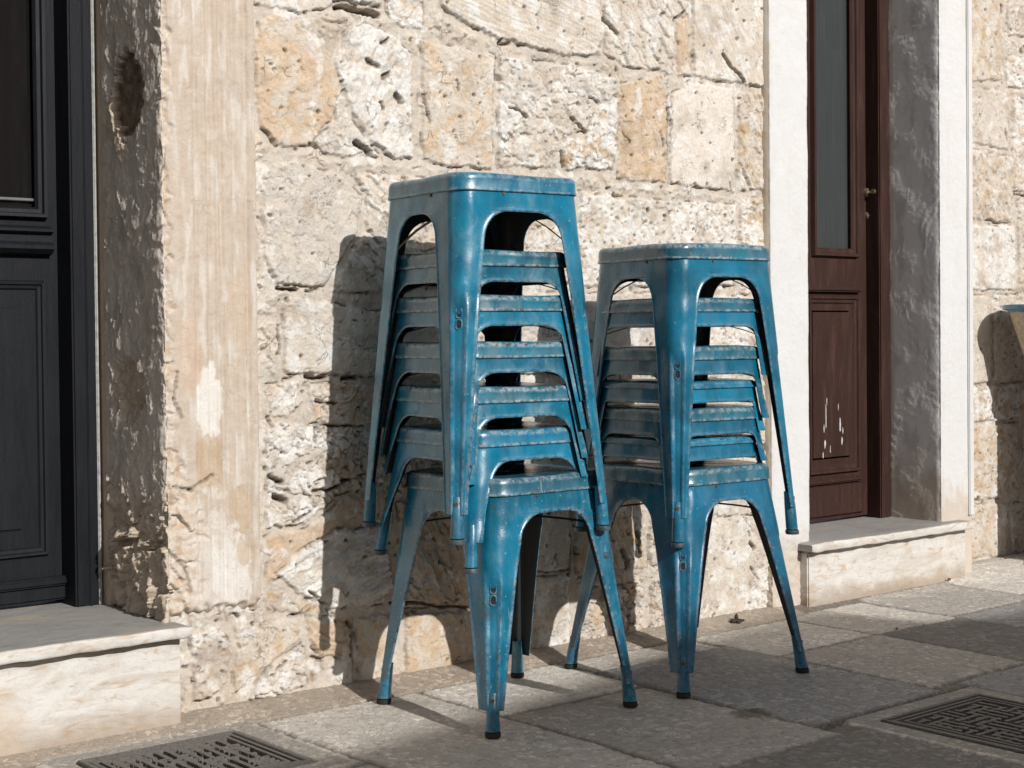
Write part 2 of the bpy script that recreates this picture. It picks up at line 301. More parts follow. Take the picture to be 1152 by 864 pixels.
# outline traced stone by stone: polygon, colour, second colour, height mm, kind, direction
STONES = [
 (P((285,-70),(388,-70),(374,6),(340,14),(286,4)), CREAM, WHITE, 5, 'soft', 0),
 (P((340,-70),(430,-70),(427,7),(376,1)), WHITE, CREAM, 16, 'soft', 0),
 (P((434,-70),(478,-70),(475,32),(443,28),(434,12)), WHITE, CREAM, 6, 'chip', 0),
 (P((493,-70),(673,-70),(675,62),(640,64),(560,44),(516,22),(494,6)), CREAM, WHITE, 9, 'streak', 12),
 (P((679,-70),(768,-70),(772,18),(757,26),(758,84),(740,80),(700,74),(680,58)), CREAM, WHITE, 7, 'shard', 50),
 (P((760,24),(773,18),(777,86),(762,86)), ORANGE, TAN, 3, 'streak', 80),
 (P((777,-70),(861,-70),(860,98),(800,90),(780,86)), CREAM, WHITE, 7, 'streak', 60),
 (P((290,25),(310,15),(340,31),(370,60),(384,100),(372,132),(345,166),(310,163),(291,140),(286,80)), ORANGE, CREAM, 9, 'soft', 0),
 (P((392,34),(410,26),(440,38),(461,60),(463,178),(443,178),(418,160),(398,130),(380,92),(376,66)), WHITE, CREAM, 10, 'flake', 110),
 (P((376,108),(396,134),(416,163),(430,176),(368,174),(352,160),(378,138)), GREY, WHITE, 4, 'chip', 0),
 (P((474,46),(555,62),(553,190),(500,186),(475,180)), CREAM, ORANGE, 8, 'crack', 0),
 (P((560,62),(640,72),(694,88),(690,128),(664,146),(640,150),(628,188),(560,188)), GREY, WHITE, 7, 'chip', 0),
 (P((634,152),(655,160),(672,118),(695,108),(694,150),(689,190),(632,190)), WHITE, TAN, 8, 'chip', 0),
 (P((698,94),(742,86),(750,104),(749,206),(694,202),(696,130)), ORANGE, TAN, 5, 'crack', 0),
 (P((752,96),(759,150),(756,140),(750,120)), WHITE, WHITE, 6, 'soft', 0),
 (P((756,106),(775,92),(824,99),(826,216),(753,206)), np.array([.78,.72,.66]), np.array([.74,.67,.60]), 7, 'smooth', 0),
 (P((831,102),(858,106),(860,215),(829,214)), CREAM, TAN, 6, 'shard', 60),
 (P((831,222),(861,224),(864,330),(833,330)), WHITE, TAN, 6, 'chip', 0),
 (P((294,192),(330,182),(380,196),(408,222),(400,262),(380,294),(364,322),(312,318),(296,290)), GREY, CREAM, 8, 'crack', 0),
 (P((396,196),(450,198),(450,330),(372,328),(390,290),(408,262),(414,222)), CREAM, WHITE, 7, 'shard', 35),
 (P((455,198),(560,206),(640,212),(640,318),(455,326)), CREAM, GREY, 7, 'chip', 0),
 (P((652,216),(690,222),(826,230),(829,322),(652,322)), WHITE, CREAM, 8, 'pit', 0),
 (P((318,344),(332,334),(410,350),(440,352),(440,424),(424,423),(318,419)), CREAM, WHITE, 9, 'grain', 6),
 (P((446,352),(560,352),(560,424),(446,424)), CREAM, GREY, 8, 'crack', 0),
 (P((566,330),(652,330),(652,420),(566,420)), GREY, WHITE, 7, 'chip', 0),
 (P((658,330),(760,330),(760,410),(658,410)), CREAM, GREY, 8, 'soft', 0),
 (P((766,332),(868,334),(872,420),(766,420)), WHITE, CREAM, 8, 'pit', 0),
 (P((300,432),(334,428),(340,452),(322,470),(300,468)), WHITE, CREAM, 6, 'chip', 0),
 (P((344,432),(430,432),(432,470),(400,480),(350,474)), CREAM, ORANGE, 8, 'chip', 0),
 (P((298,474),(350,478),(420,484),(432,520),(430,545),(380,556),(345,586),(300,596)), WHITE, CREAM, 7, 'rubble', 0),
 (P((440,432),(560,430),(560,560),(440,556)), GREY, CREAM, 7, 'rubble', 0),
 (P((300,604),(352,590),(386,562),(440,552),(440,588),(372,596),(342,622),(318,650),(300,655)), ORANGE, TAN, 5, 'soft', 0),
 (P((312,646),(340,620),(375,598),(430,592),(442,660),(430,678),(380,684),(330,664)), WHITE, CREAM, 11, 'flake', -20),
 (P((300,662),(330,668),(376,690),(330,690),(300,684)), TAN, CREAM, 4, 'chip', 0),
 (P((448,566),(552,560),(552,680),(450,684)), ORANGE, GREY, 8, 'shard', 60),
 (P((560,566),(640,560),(640,640),(560,648)), GREY, CREAM, 7, 'crack', 0),
 (P((600,650),(640,646),(640,730),(604,735)), WHITE, CREAM, 7, 'crack', 0),
 (P((645,560),(720,555),(724,640),(648,645)), ORANGE, GREY, 7, 'flake', 70),
 (P((648,652),(722,646),(724,716),(650,728)), CREAM, ORANGE, 9, 'rubble', 0),
 (P((730,560),(782,556),(770,640),(772,704),(732,712)), GREY, CREAM, 7, 'rubble', 0),
 (P((788,590),(830,578),(848,600),(842,640),(832,700),(776,708),(776,650)), CREAM, WHITE, 10, 'soft', 0),
 (P((846,650),(862,618),(872,640),(876,690),(838,700)), WHITE, CREAM, 8, 'chip', 0),
 (P((876,612),(905,600),(906,680),(882,690)), GREY, TAN, 9, 'crack', 0),
 (P((780,428),(872,428),(876,500),(780,500)), CREAM, GREY, 8, 'crack', 0),
 (P((780,506),(878,506),(896,590),(840,580),(780,580)), CREAM, WHITE, 8, 'soft', 0),
 (P((216,712),(246,704),(258,726),(256,760),(240,784),(216,788)), PINK, WHITE, 10, 'pit', 0),
 (P((262,700),(284,694),(290,712),(268,730)), WHITE, CREAM, 9, 'soft', 0),
 (P((264,734),(300,700),(336,692),(338,720),(296,752),(262,782)), CREAM, ORANGE, 7, 'crack', 0),
 (P((300,752),(342,724),(346,770),(306,786),(276,788)), WHITE, CREAM, 10, 'rubble', 0),
 (P((344,696),(396,692),(396,736),(362,740),(346,722)), ORANGE, TAN, 5, 'shard', 20),
 (P((350,744),(396,740),(397,774),(352,780)), CREAM, WHITE, 7, 'soft', 0),
 (P((402,694),(448,690),(450,764),(403,772)), CREAM, ORANGE, 6, 'soft', 0),
 (P((454,690),(522,688),(524,752),(456,762)), ORANGE, CREAM, 11, 'soft', 0),
 (P((530,688),(590,684),(594,742),(532,750)), CREAM, GREY, 8, 'chip', 0),
]
# dark gaps and holes: (x0,y0,x1,y1, half height px, depth mm)
HOLES = [(378,9,424,15,3.6,30),(346,163,356,167,2,10),(399,161,416,172,4.2,16),(429,87,436,84,3.4,12),(444,108,447,113,4.6,14),(426,115,429,122,3,9),(410,70,424,74,3,9),(428,47,436,44,2.4,12),
 (313,324,334,327,2.6,18),(345,326,358,325,2,10),(322,339,322,339,2.5,8),(343,424,366,426,3,18),(386,426,400,426,3,16),(318,428,328,424,1.8,8),(313,365,313,398,1.6,8),
 (512,92,515,104,1.6,8),(476,108,482,138,2.4,8),(556,66,557,90,1.6,10),(572,121,592,132,1.8,10),(586,150,596,153,1.4,6),(641,132,660,150,2,10),(660,110,672,116,2,10),(630,172,633,186,2.2,10),
 (726,92,730,94,1.5,8),(756,24,768,14,2.8,14),(812,64,836,92,3.6,20),(678,22,692,38,2.6,12),(560,48,572,51,2.2,12),(600,70,612,69,1.6,9),(752,120,750,190,1.5,8),
 (728,236,728,236,3.4,14),(794,236,794,236,2.2,10),(815,244,815,244,2.4,10),(706,236,707,242,2,8),(746,243,747,244,1.8,8),(690,219,698,221,2,9),(820,206,821,214,1.6,8),(700,150,708,160,1.2,5),(742,150,746,166,1.2,5),
 (302,536,316,542,3.4,14),(310,560,320,564,4.5,18),(354,555,392,541,2.4,14),(352,452,378,454,2,10),(330,586,348,578,1.6,8),(356,478,352,500,1.6,8),(347,664,356,672,2,9),(310,752,322,744,2.4,10),(350,738,362,744,2,9),(262,690,268,694,2,8),
 (392,700,396,716,2,12),(842,609,848,616,3.2,14),(840,598,842,602,2,8),(845,640,850,650,2,9),(300,470,306,480,2,8),(395,716,397,738,2.4,8),(738,560,744,640,2,10),(640,560,642,640,2.4,10),(556,560,556,680,2.4,12),(440,676,530,684,2,10),(700,620,706,640,5,10),(715,600,720,620,4,10)]

def fill_stone(X, Z, sd, c1, c2, hmm, kind, ang, seed):
    """height and colour of one stone at points X, Z inside it"""
    a = math.radians(ang); U = X*math.cos(a)-Z*math.sin(a); V = X*math.sin(a)+Z*math.cos(a); s = seed*3.37
    big = fbm(X/.09+s, Z/.09, 4, .55)*.75; fine = fbm(X/.018+s, Z/.018, 4, .6)
    blot = fbm(X/.05+s*2, Z/.05+7, 4, .6)
    h = hmm*.0008 + big*.005; c = mix(np.broadcast_to(c1, X.shape+(3,)), np.broadcast_to(c2, X.shape+(3,)), sstep(-.08, .28, blot))
    crack = np.zeros(X.shape)
    if kind == 'smooth': h += fine*.0007; h -= big*.004
    elif kind == 'soft':
        ch, e, rv = chips(X, Z, .05, s, .5, .6); h += fine*.0022 + ch*.0045; crack = .6*(1-sstep(.0, .035, e))*(noise(X/.06, Z/.06+s) > .08)
    elif kind == 'crack':
        ch, e, rv = chips(X, Z, .032, s, .6, .7); h += ch*.004 + fine*.0022; crack = (1-sstep(.01, .055, e))*sstep(-.05, .15, noise(X/.05+s, Z/.05))
        crack = np.maximum(crack, (1-sstep(0, .04, np.abs(fbm(X/.07+s, Z/.05, 3))))*.6*(noise(X/.1, Z/.1+s) > 0))
    elif kind == 'chip':
        ch, e, rv = chips(X, Z, .026, s, .7, 1.); c2h, e2, _ = chips(X, Z, .009, s+5, .6, 1.)
        h += ch*.010 + c2h*.0032; crack = .8*(1-sstep(.0, .07, e))*(noise(X/.03+s, Z/.03) > -.1)
        c = mix(c, np.broadcast_to(ORANGE, c.shape), .35*(rv[..., 5] > .8))
    elif kind == 'rubble':
        ch, e, rv = chips(X, Z, .030, s, .5, 1.); c2h, e2, _ = chips(X, Z, .011, s+5, .7, 1.)
        h += ch*.016 + c2h*.004 + fine*.002 - .006*(1-sstep(0, .12, e)); crack = .85*(1-sstep(.0, .07, e))
        c = mix(c, np.broadcast_to(CREAM*.86, c.shape), .7*(rv[..., 5] > .6)); c = mix(c, np.broadcast_to(ORANGE, c.shape), .5*(rv[..., 4] > .85))
    elif kind == 'shard':
        f1, f2, rv, ox, oy = worley(U/.05+noise(U/.03, V/.03)*.25+s, V/.014+noise(U/.02, V/.02+s)*.35)
        h += (rv[..., 2]-.5)*.008 + oy*(rv[..., 3]-.4)*.009 + fine*.002; crack = .75*(1-sstep(.0, .10, f2-f1))*(rv[..., 4] > .25)
    elif kind == 'streak':
        st = ridge(U/.10+s, V/.011, 4); st2 = fbm(U/.04+s, V/.004, 3); h += st*.0024 + st2*.0012; crack = .6*sstep(.72, .95, st)*(noise(U/.05, V/.03+s) > 0)
        c = mix(c, np.broadcast_to(ORANGE*1.02, c.shape), .45*sstep(.0, .5, fbm(U/.12+s, V/.02, 3)))
    elif kind == 'grain':
        V2 = V + .008*np.sin(U/.05+s); f = np.abs(noise(U/.09+s, V2/.013)); h += fine*.0014 + sstep(0, .12, f)*.0016; crack = .75*(1-sstep(.01, .05, f))*(noise(U/.03, V/.02+s) > .02)
    elif kind == 'flake':
        t = fbm(U/.05+s, V/.018, 4, .55)*5; q = np.floor(t)+sstep(.7, 1., t-np.floor(t)); h += q*.0021 + fine*.0012; crack = .45*sstep(.9, .98, t-np.floor(t))
    elif kind == 'pit':
        ch, e, rv = chips(X, Z, .03, s, .6, .6); f1, f2, rv2, _, _ = worley(X/.021+s, Z/.021)
        pit = (rv2[..., 2] > .62)*(1-sstep(.10, .26, f1)); h += ch*.006+fine*.003-pit*.006; crack = pit*.75
        c = mix(c, np.broadcast_to(TAN, c.shape), .5*sstep(.15, .4, noise(X/.02+s, Z/.02)))
    h += -.0022*crack
    c = mix(c, np.broadcast_to(DARKB*1.7, c.shape), .85*crack*sstep(-.3, .2, noise(X/.012, Z/.012+s)))
    c = c*(1+.10*fine[..., None]+.07*big[..., None])
    # broken edge
    prof = sstep(-.001, .0042, sd + .0035*noise(X/.011+s, Z/.011))
    return h, c, prof

def wall_field(X, Z, stones, holes, px=True):
    wx = .006*noise(X/.05, Z/.05)+.0028*noise(X/.012, Z/.012+9); wz = .006*noise(X/.05+31, Z/.05)+.0028*noise(X/.012+5, Z/.012)
    Xw, Zw = X+wx, Z+wz
    # filler rubble between named stones
    f1, f2, rv, ox, oy = worley(X/.16+.35*noise(X/.1, Z/.1), Z/.115+.3*noise(X/.1+8, Z/.1))
    e = (f2-f1)*.07
    ch, e1, rv1 = chips(X, Z, .03, 3., .6, .9); fine = fbm(X/.02, Z/.02, 4, .6)
    H = -.001+fine*.0022+.003*noise(X/.06, Z/.06); Cc = np.broadcast_to(MORTAR, X.shape+(3,))*(1+.12*fine[..., None])
    Cc = mix(Cc, np.broadcast_to(CREAM, Cc.shape), .5*sstep(0, .4, noise(X/.04, Z/.04+3)))
    hh, cc, pr = fill_stone(X, Z, e-.006, CREAM, GREY, 5, 'chip', 0, 2.2)
    far = np.ones(X.shape)
    sds = []
    for k, (poly, c1, c2, hmm, kind, ang) in enumerate(stones):
        a = np.array(poly); m = (X > a[:,0].min()-.05) & (X < a[:,0].max()+.05) & (Z > a[:,1].min()-.05) & (Z < a[:,1].max()+.05)
        if not m.any(): continue
        sd = psdf(poly, Xw[m], Zw[m]); sds.append((k, m, sd)); far[m] = np.minimum(far[m], sstep(.006, .03, -sd))
    pr = pr*far; H = H*(1-pr)+hh*pr; Cc = mix(Cc, cc, pr)
    for k, m, sd in sds:
        poly, c1, c2, hmm, kind, ang = stones[k]
        hh, cc, pr = fill_stone(X[m], Z[m], sd, c1, c2, hmm, kind, ang, k*1.0+1)
        H[m] = H[m]*(1-pr)+hh*pr; Cc[m] = mix(Cc[m], cc, pr)
        # crevice where the mortar has fallen out beside the stone
        rim = np.exp(-((sd+.002)/.0018)**2)*sstep(.08, .26, noise(X[m]/.045+k, Z[m]/.045))
        H[m] -= .009*rim; Cc[m] = mix(Cc[m], np.broadcast_to(DARKB*1.4, Cc[m].shape), .7*rim)
    # weather stains, lime smears and scattered pits
    st = sstep(.05, .42, fbm(X/.13+60, Z/.13, 5, .6)); Cc = mix(Cc, np.broadcast_to(np.array([.43, .345, .265]), Cc.shape), .60*st)
    st = sstep(.12, .42, fbm(X/.09+90, Z/.07, 5, .65)); Cc = mix(Cc, np.broadcast_to(np.array([.44, .415, .385]), Cc.shape), .58*st)
    st = sstep(.16, .30, fbm(X/.07+120, Z/.09, 5, .65)); Cc = mix(Cc, np.broadcast_to(WHITE, Cc.shape), .75*st); H = H+.0015*st
    f1, f2, rv, _, _ = worley(X/.030+.2*noise(X/.02, Z/.02), Z/.024+.2*noise(X/.02+4, Z/.02)); pit = (rv[..., 2] > .86)*(1-sstep(.04+.10*rv[..., 3], .10+.14*rv[..., 3], f1))
    H = H-.007*pit; Cc = mix(Cc, np.broadcast_to(DARKB, Cc.shape), .85*pit)
    for (x0, y0, x1, y1, hp, dep) in holes:
        a = np.array([atx(x0, y0, WY), atx(x1, y1, WY)]) if px else np.array([(x0, y0), (x1, y1)])
        r = (hp/520.) if px else hp
        m = (X > a[:,0].min()-.04) & (X < a[:,0].max()+.04) & (Z > a[:,1].min()-.04) & (Z < a[:,1].max()+.04)
        if not m.any(): continue
        e0 = a[1]-a[0]; t = np.clip(((Xw[m]-a[0,0])*e0[0]+(Zw[m]-a[0,1])*e0[1])/max(e0@e0, 1e-9), 0, 1)
        d = np.hypot(Xw[m]-a[0,0]-t*e0[0], Zw[m]-a[0,1]-t*e0[1])*(1-.0) + .0012*noise(X[m]/.006, Z[m]/.006)
        q = 1-sstep(r*.55, r*1.15, d); H[m] -= q*dep*.0013; Cc[m] = mix(Cc[m], np.broadcast_to(DARKB, Cc[m].shape), .9*q)
    return H, Cc

def wall_section(name, x0, x1, z0, z1, Y, stones, holes, label, fx=None, fz=None, step=.0027, px=True):
    xs = spread(max(x0, fx[0]), min(x1, fx[1]), step, x0, x1); zs = spread(max(z0, fz[0]), min(z1, fz[1]), step, z0, z1)
    X, Z = np.meshgrid(xs, zs); H, Cc = wall_field(X, Z, stones, holes, px)
    Pt = np.stack([X, Y-H, Z], -1)
    # returns at the outline give the wall its thickness
    def side(A, B): return A, B
    Pt = np.concatenate([Pt[:, :1]+np.array([0, .03, 0]), Pt, Pt[:, -1:]+np.array([0, .03, 0])], 1); Cc = np.concatenate([Cc[:, :1], Cc, Cc[:, -1:]], 1)
    Pt = np.concatenate([Pt, Pt[-1:]+np.array([0, .32, 0])], 0); Cc = np.concatenate([Cc, Cc[-1:]], 0)
    o = grid_mesh(name, Pt, Cc, M_STONE)
    return tag(o, label, 'wall')
XP0 = at(185, 400, WY-.022)[0]; XP1 = at(289, 400, WY-.022)[0]
XJ0 = at(867, 300, WY-.03)[0]; XJ1 = at(909, 300, WY-.03)[0]; XJ2 = at(1058, 300, WY-.03)[0]; XJ3 = at(1092, 300, WY-.03)[0]
wall_section('stone_wall', XP0+.012, XJ0+.02, -.05, 2.6, WY, STONES, HOLES, 'rough cream rubble stone wall behind the two stacks of blue stools', (XP0, XJ0+.02), (0, 1.86))

# right-hand stretch of wall beyond the brown door
WR = 2.985
def Q(*pts): return [atx(x, y, WR) for x, y in pts]
RST = [
 (Q((1085,-60),(1126,-60),(1124,20),(1128,90),(1088,92)), CREAM, TAN, 6, 'soft', 0),
 (Q((1130,-60),(1230,-60),(1230,46),(1134,40)), GREY, CREAM, 7, 'pit', 0),
 (Q((1130,62),(1230,80),(1230,106),(1132,98)), WHITE, CREAM, 7, 'chip', 0),
 (Q((1086,98),(1132,104),(1134,168),(1088,160)), CREAM, GREY, 6, 'soft', 0),
 (Q((1138,110),(1230,118),(1230,220),(1140,214)), CREAM, WHITE, 7, 'chip', 0),
 (Q((1088,166),(1138,178),(1138,248),(1088,248)), CREAM, TAN, 7, 'flake', 70),
 (Q((1088,254),(1140,254),(1142,326),(1088,326)), WHITE, CREAM, 8, 'soft', 0),
 (Q((1144,226),(1230,226),(1230,320),(1146,318)), CREAM, GREY, 8, 'pit', 0),
 (Q((1088,332),(1112,332),(1114,430),(1088,432)), CREAM, CREAM, 8, 'smooth', 0),
 (Q((1118,332),(1230,330),(1230,428),(1118,430)), CREAM, GREY, 8, 'pit', 0),
 (Q((1088,436),(1150,432),(1158,466),(1120,474),(1090,474)), WHITE, TAN, 9, 'pit', 0),
 (Q((1088,480),(1144,476),(1146,560),(1090,562)), CREAM, TAN, 9, 'pit', 0),
 (Q((1150,476),(1240,476),(1240,556),(1152,560)), GREY, CREAM, 9, 'soft', 0),
 (Q((1090,568),(1130,566),(1132,624),(1090,628)), CREAM, ORANGE, 8, 'soft', 0),
 (Q((1136,566),(1240,562),(1240,620),(1138,624)), CREAM, GREY, 8, 'chip', 0)]
RH = [(*atx(a, b, WR), *atx(c, d, WR), e, f) for a, b, c, d, e, f in
      [(1126,6,1127,14,.008,18),(1136,34,1136,34,.006,14),(1148,56,1150,60,.007,14),(1105,85,1105,85,.005,10),(1129,146,1131,158,.004,12),(1141,218,1155,221,.003,14),(1112,249,1138,251,.003,12),(1100,510,1100,510,.005,9),(1098,560,1100,562,.006,10),(1113,236,1113,238,.004,9)]]
wall_section('stone_wall', XJ3-.02, 8.0, -.05, 2.6, WR, RST, RH, 'pale stone wall stretch right of the brown door, shaded by the planter and an added board', (XJ3-.02, 5.15), (0, 2.0), .0035, False)
# stretch left of the black door (out of frame) and the storey above
wall_section('stone_wall', -3.5, .42, -.05, 2.6, WY, [], [], 'rough stone wall on the far side of the black door', (-.2, .42), (0, 1.6), .012, False)
o = abox('upper_wall', (-3.5, 8, WY+.01, WY+.35, 2.601, 4.2), M_PLASTER, None, .01); tag(o, 'plain upper storey wall above the doors', 'wall')
ca = o.data.color_attributes.new('tint', 'FLOAT_COLOR', 'POINT'); ca.data.foreach_set('color', np.tile([.6,.5,.39,1.], len(o.data.vertices)).astype(np.float32))

# ------------------------------------------------------------------ wrapped corner pieces (pilaster, jambs)
def wrap(name, x0, yback, yfront, x1, z0, z1, step, field, mat, left_first=True, rad=.012, zfine=None, parent=None):
    """sheet that runs along the reveal (facing -x) from yback to yfront, round the corner, along the front to x1 and back"""
    La = yback-yfront; Lb = x1-x0
    s = np.concatenate([np.linspace(-La, 0, int(La/step)+1)[:-1], np.linspace(0, Lb, int(Lb/step)+1)])
    zs = spread(z0, min(z1, zfine or z1), step, None, z1)
    S, Z = np.meshgrid(s, zs)
    H, Cc = field(S, Z)
    th = sstep(-rad, rad, S)*math.pi/2                     # 0 on the reveal, 90 deg on the front
    nx, ny = -np.cos(th), -np.sin(th)
    bx = np.where(S > 0, x0+S, x0); by = np.where(S < 0, yfront-S, yfront)
    cut = rad*.35*np.exp(-(S/rad)**2)
    X = bx+nx*(H-cut); Y = by+ny*(H-cut)
    Pt = np.stack([X, Y, Z], -1)
    Pt = np.concatenate([Pt, Pt[:, -1:]+np.array([0, yback-yfront, 0])], 1); Cc = np.concatenate([Cc, Cc[:, -1:]], 1)
    Pt = np.concatenate([Pt[:1]*[1,0,1]+[0,yback,0], Pt, Pt[-1:]*[1,0,1]+[0,yback,0]], 0); Cc = np.concatenate([Cc[:1], Cc, Cc[-1:]], 0)
    return grid_mesh(name, Pt, Cc, mat, parent)

YP = WY-.022
# find the depth of the left door's frame: the reveal's far edge is seen at px 114
YF = next(y for y in np.arange(2.9, 3.6, .005) if at(114, 400, y)[0] > XP0)
def px_front(px, py): p = at(px, py, YP); return p[0]-XP0, p[2]
def px_rev(px, py):
    for y in np.arange(YP, 3.6, .002):
        p = at(px, py, y)
        if p[0] >= XP0: return YP-y, p[2]
    return -.3, .5
def pil_field(S, Z):
    fr = sstep(-.004, .004, S)
    fine = fbm(S/.02, Z/.02, 4, .6); big = fbm(S/.12, Z/.2, 4)
    # fluted worn front
    hf = fine*.0012+big*.002; L = XP1-XP0
    for u, wd, dp in ((.36,.006,.0035),(.42,.004,.002),(.50,.007,.004),(.55,.004,.003),(.63,.006,.004),(.70,.004,.0025),(.77,.006,.003),(.90,.006,.005)):
        uu = u*L+.001*noise(Z/.1+u*50, Z*0+u*9); hf = hf-dp*1.7*np.exp(-((S-uu)/wd)**2)*(.55+.45*sstep(-.3, .2, noise(Z/.12+u*30, S*0+2)))
    hf = hf+.004*(S > .86*L)
    cF = np.broadcast_to(np.array([.55, .465, .385]), S.shape+(3,))*(1+.06*big[..., None]+.05*fine[..., None])
    strk = fbm(S/.012, Z/.16, 4, .6); cF = mix(cF, np.broadcast_to(np.array([.52, .40, .30]), cF.shape), .5*sstep(.02, .35, strk)); cF = mix(cF, np.broadcast_to(WHITE, cF.shape), .45*sstep(.05, .4, fbm(S/.02+7, Z/.12, 4)))
    def patch(cx, cy, rx, rz, col, amt, edge=.45):
        u, z = px_front(cx, cy); d = np.hypot((S-u)/rx, (Z-z)/rz)+edge*fbm(S/.02+cx, Z/.035, 4, .6)
        return amt*(1-sstep(.85, 1.0, d)), col
    for p in (patch(236,455,.032,.09,np.array([.80,.78,.74]),.8), patch(236,520,.036,.065,np.array([.50,.36,.235]),.7,.5), patch(272,575,.028,.06,np.array([.52,.385,.26]),.6,.6), patch(250,680,.03,.05,np.array([.45,.34,.25]),.45,.9),
              patch(215,400,.03,.09,np.array([.60,.43,.32]),.6,.3), patch(262,645,.045,.09,WHITE,.6,.8), patch(270,350,.03,.1,np.array([.56,.43,.32]),.5,.7), patch(240,640,.06,.14,WHITE,.45,1.), patch(276,622,.022,.03,TAN,.6,.5)):
        cF = mix(cF, np.broadcast_to(p[1], cF.shape), p[0])
    # torn, chipped left edge, wider towards the ground
    zt = at(185, 560, YP)[2]; tw = .012+.012*sstep(-.2, .3, noise(Z/.05, Z*0))+.035*(1-sstep(zt-.05, zt+.20, Z))
    tear = 1-sstep(tw*.8, tw*1.1, S+.008*noise(S/.02, Z/.02))
    ch, e, rv = chips(S, Z, .035, 4., .5, 1.1); ch2, e2, _ = chips(S, Z, .012, 9., .6, 1.)
    zc = at(200, 540, YP)[2]; lowt = 1-sstep(zc-.02, zc+.03, Z+.02*noise(S/.04, Z/.04)); lowf = lowt*(1-sstep(.05, .11, S+.03*noise(S/.05, Z/.06)))
    tt = np.maximum(tear, .75*lowf); hf = hf+tt*(ch*.012+ch2*.004-.004)
    cF = mix(cF, mix(np.broadcast_to(CREAM, cF.shape), np.broadcast_to(np.array([.50,.36,.25]), cF.shape), sstep(-.2, .4, fbm(S/.02, Z/.02+4))), .75*tt)
    # a few long cracks
    for pts in (((196,548),(215,552),(240,535)), ((190,620),(210,640),(216,665)), ((200,420),(196,450),(205,470))):
        a = [px_front(*q) for q in pts]
        for k in range(len(a)-1):
            ex, ez = a[k+1][0]-a[k][0], a[k+1][1]-a[k][1]; t = np.clip(((S-a[k][0])*ex+(Z-a[k][1])*ez)/(ex*ex+ez*ez), 0, 1)
            d = np.hypot(S-a[k][0]-t*ex, Z-a[k][1]-t*ez)+.003*noise(S/.008, Z/.008); q = 1-sstep(.0015, .005, d); hf = hf-.006*q; cF = mix(cF, np.broadcast_to(DARKB, cF.shape), .6*q)
    # reveal: broken plaster over rubble, grey-brown
    U = -S
    lowr = 1-sstep(zt-.1, zt+.06, Z+.03*noise(U/.05, Z/.05)); mid = sstep(.52, .62, Z)*0
    st = ridge(U/.05+4, Z/.016+U/.03, 4); fl = fbm(U/.03+2, Z/.07, 5, .6)*4; q = np.floor(fl)+sstep(.75, 1, fl-np.floor(fl))
    c3, e3, rv3 = chips(U, Z, .055, 14., .6, 1.2); c4, e4, rv4 = chips(U, Z, .018, 24., .7, 1.2)
    hr = st*.0006+q*.0007+fine*.0020+c4*.0010+c3*.005+.004*noise(U/.07, Z/.12)
    hr = hr*(1-lowr)+lowr*(c3*.036+c4*.010+fine*.004-.002)
    u0, z0_ = px_rev(145, 438); br = 1-sstep(.7, 1.1, np.hypot((U+u0)/.085, (Z-z0_)/.075)+.4*fbm(U/.03, Z/.03+7)); hr = hr*(1-br)+br*(c3*.018+c4*.006-.006)
    u1, z1_ = px_rev(143, 106); hole = 1-sstep(.90, .98, np.hypot((U+u1)/.075, (Z-z1_)/.10)+.35*fbm(U/.028+3, Z/.028, 4, .65)); hr = hr-hole*(.016+.003*fine)
    cR = np.broadcast_to(np.array([.72, .65, .57]), S.shape+(3,))
    cR = mix(cR, np.broadcast_to(np.array([.42, .365, .315]), cR.shape), .6*sstep(-.05, .4, fbm(U/.06+8, Z/.11, 5, .6))); cR = mix(cR, np.broadcast_to(np.array([.60, .56, .52]), cR.shape), .28*sstep(.05, .5, fbm(U/.035+1, Z/.045, 5, .7)))
    cR = mix(cR, np.broadcast_to(np.array([.58, .47, .355]), cR.shape), .85*np.maximum(lowr, br)); cR = mix(cR, mix(np.broadcast_to(np.array([.09, .06, .038]), cR.shape), np.broadcast_to(np.array([.17, .105, .06]), cR.shape), sstep(-.2, .3, fbm(U/.02, Z/.03, 4))), .95*hole)
    lipz = (1-sstep(.98, 1.22, np.hypot((U+u1-.012)/.075, (Z-z1_+.03)/.10)+.35*fbm(U/.028+3, Z/.028, 4, .65)))*(1-hole)*sstep(.0, .02, U+u1+.0)*(1-sstep(-.02, .03, Z-z1_)); cR = mix(cR, np.broadcast_to(np.array([.66, .54, .40]), cR.shape), .85*lipz); hr = hr+.004*lipz
    cR = mix(cR, np.broadcast_to(np.array([.60, .48, .37]), cR.shape), sstep((YF-YP)-.03, (YF-YP)-.018, U))   # clean strip beside the frame
    hr = hr*(1-sstep((YF-YP)-.03, (YF-YP)-.018, U))
    edge = 1-sstep(.0, .03, U+.01*noise(U/.02, Z/.02)); hr = hr+edge*(ch*.006+ch2*.003)
    H = hr*(1-fr)+hf*fr; Cc = mix(cR, cF, fr)
    # bottom edge: small plinth moulding
    zb = ZPB; fb = 1-sstep(.0, .028, Z-zb+.012*noise(S/.02, Z/.02)); H = H-.020*fb*fr; Cc = mix(Cc, np.broadcast_to(np.array([.54, .455, .37]), Cc.shape), .7*fb)
    return H, Cc
ZPB = at(240, 694, YP)[2]
po = wrap('door_pilaster', XP0, YF+.12, YP, XP1, ZPB, 2.6, .0026, pil_field, M_PLASTER, zfine=1.5)
tag(po, 'worn fluted plaster pilaster with crumbling grey reveal beside the black door', 'pilaster')
# rubble footing under the pilaster's reveal
bm = bmesh.new(); box(bm, XP0+.016, XP1-.01, WY+.012, YF+.1, -.02, ZPB+.003)
o = bm_obj('pilaster_footing', bm, M_PLASTER, po); 
ca = o.data.color_attributes.new('tint', 'FLOAT_COLOR', 'POINT'); ca.data.foreach_set('color', np.tile([.5,.41,.31,1.], len(o.data.vertices)).astype(np.float32))

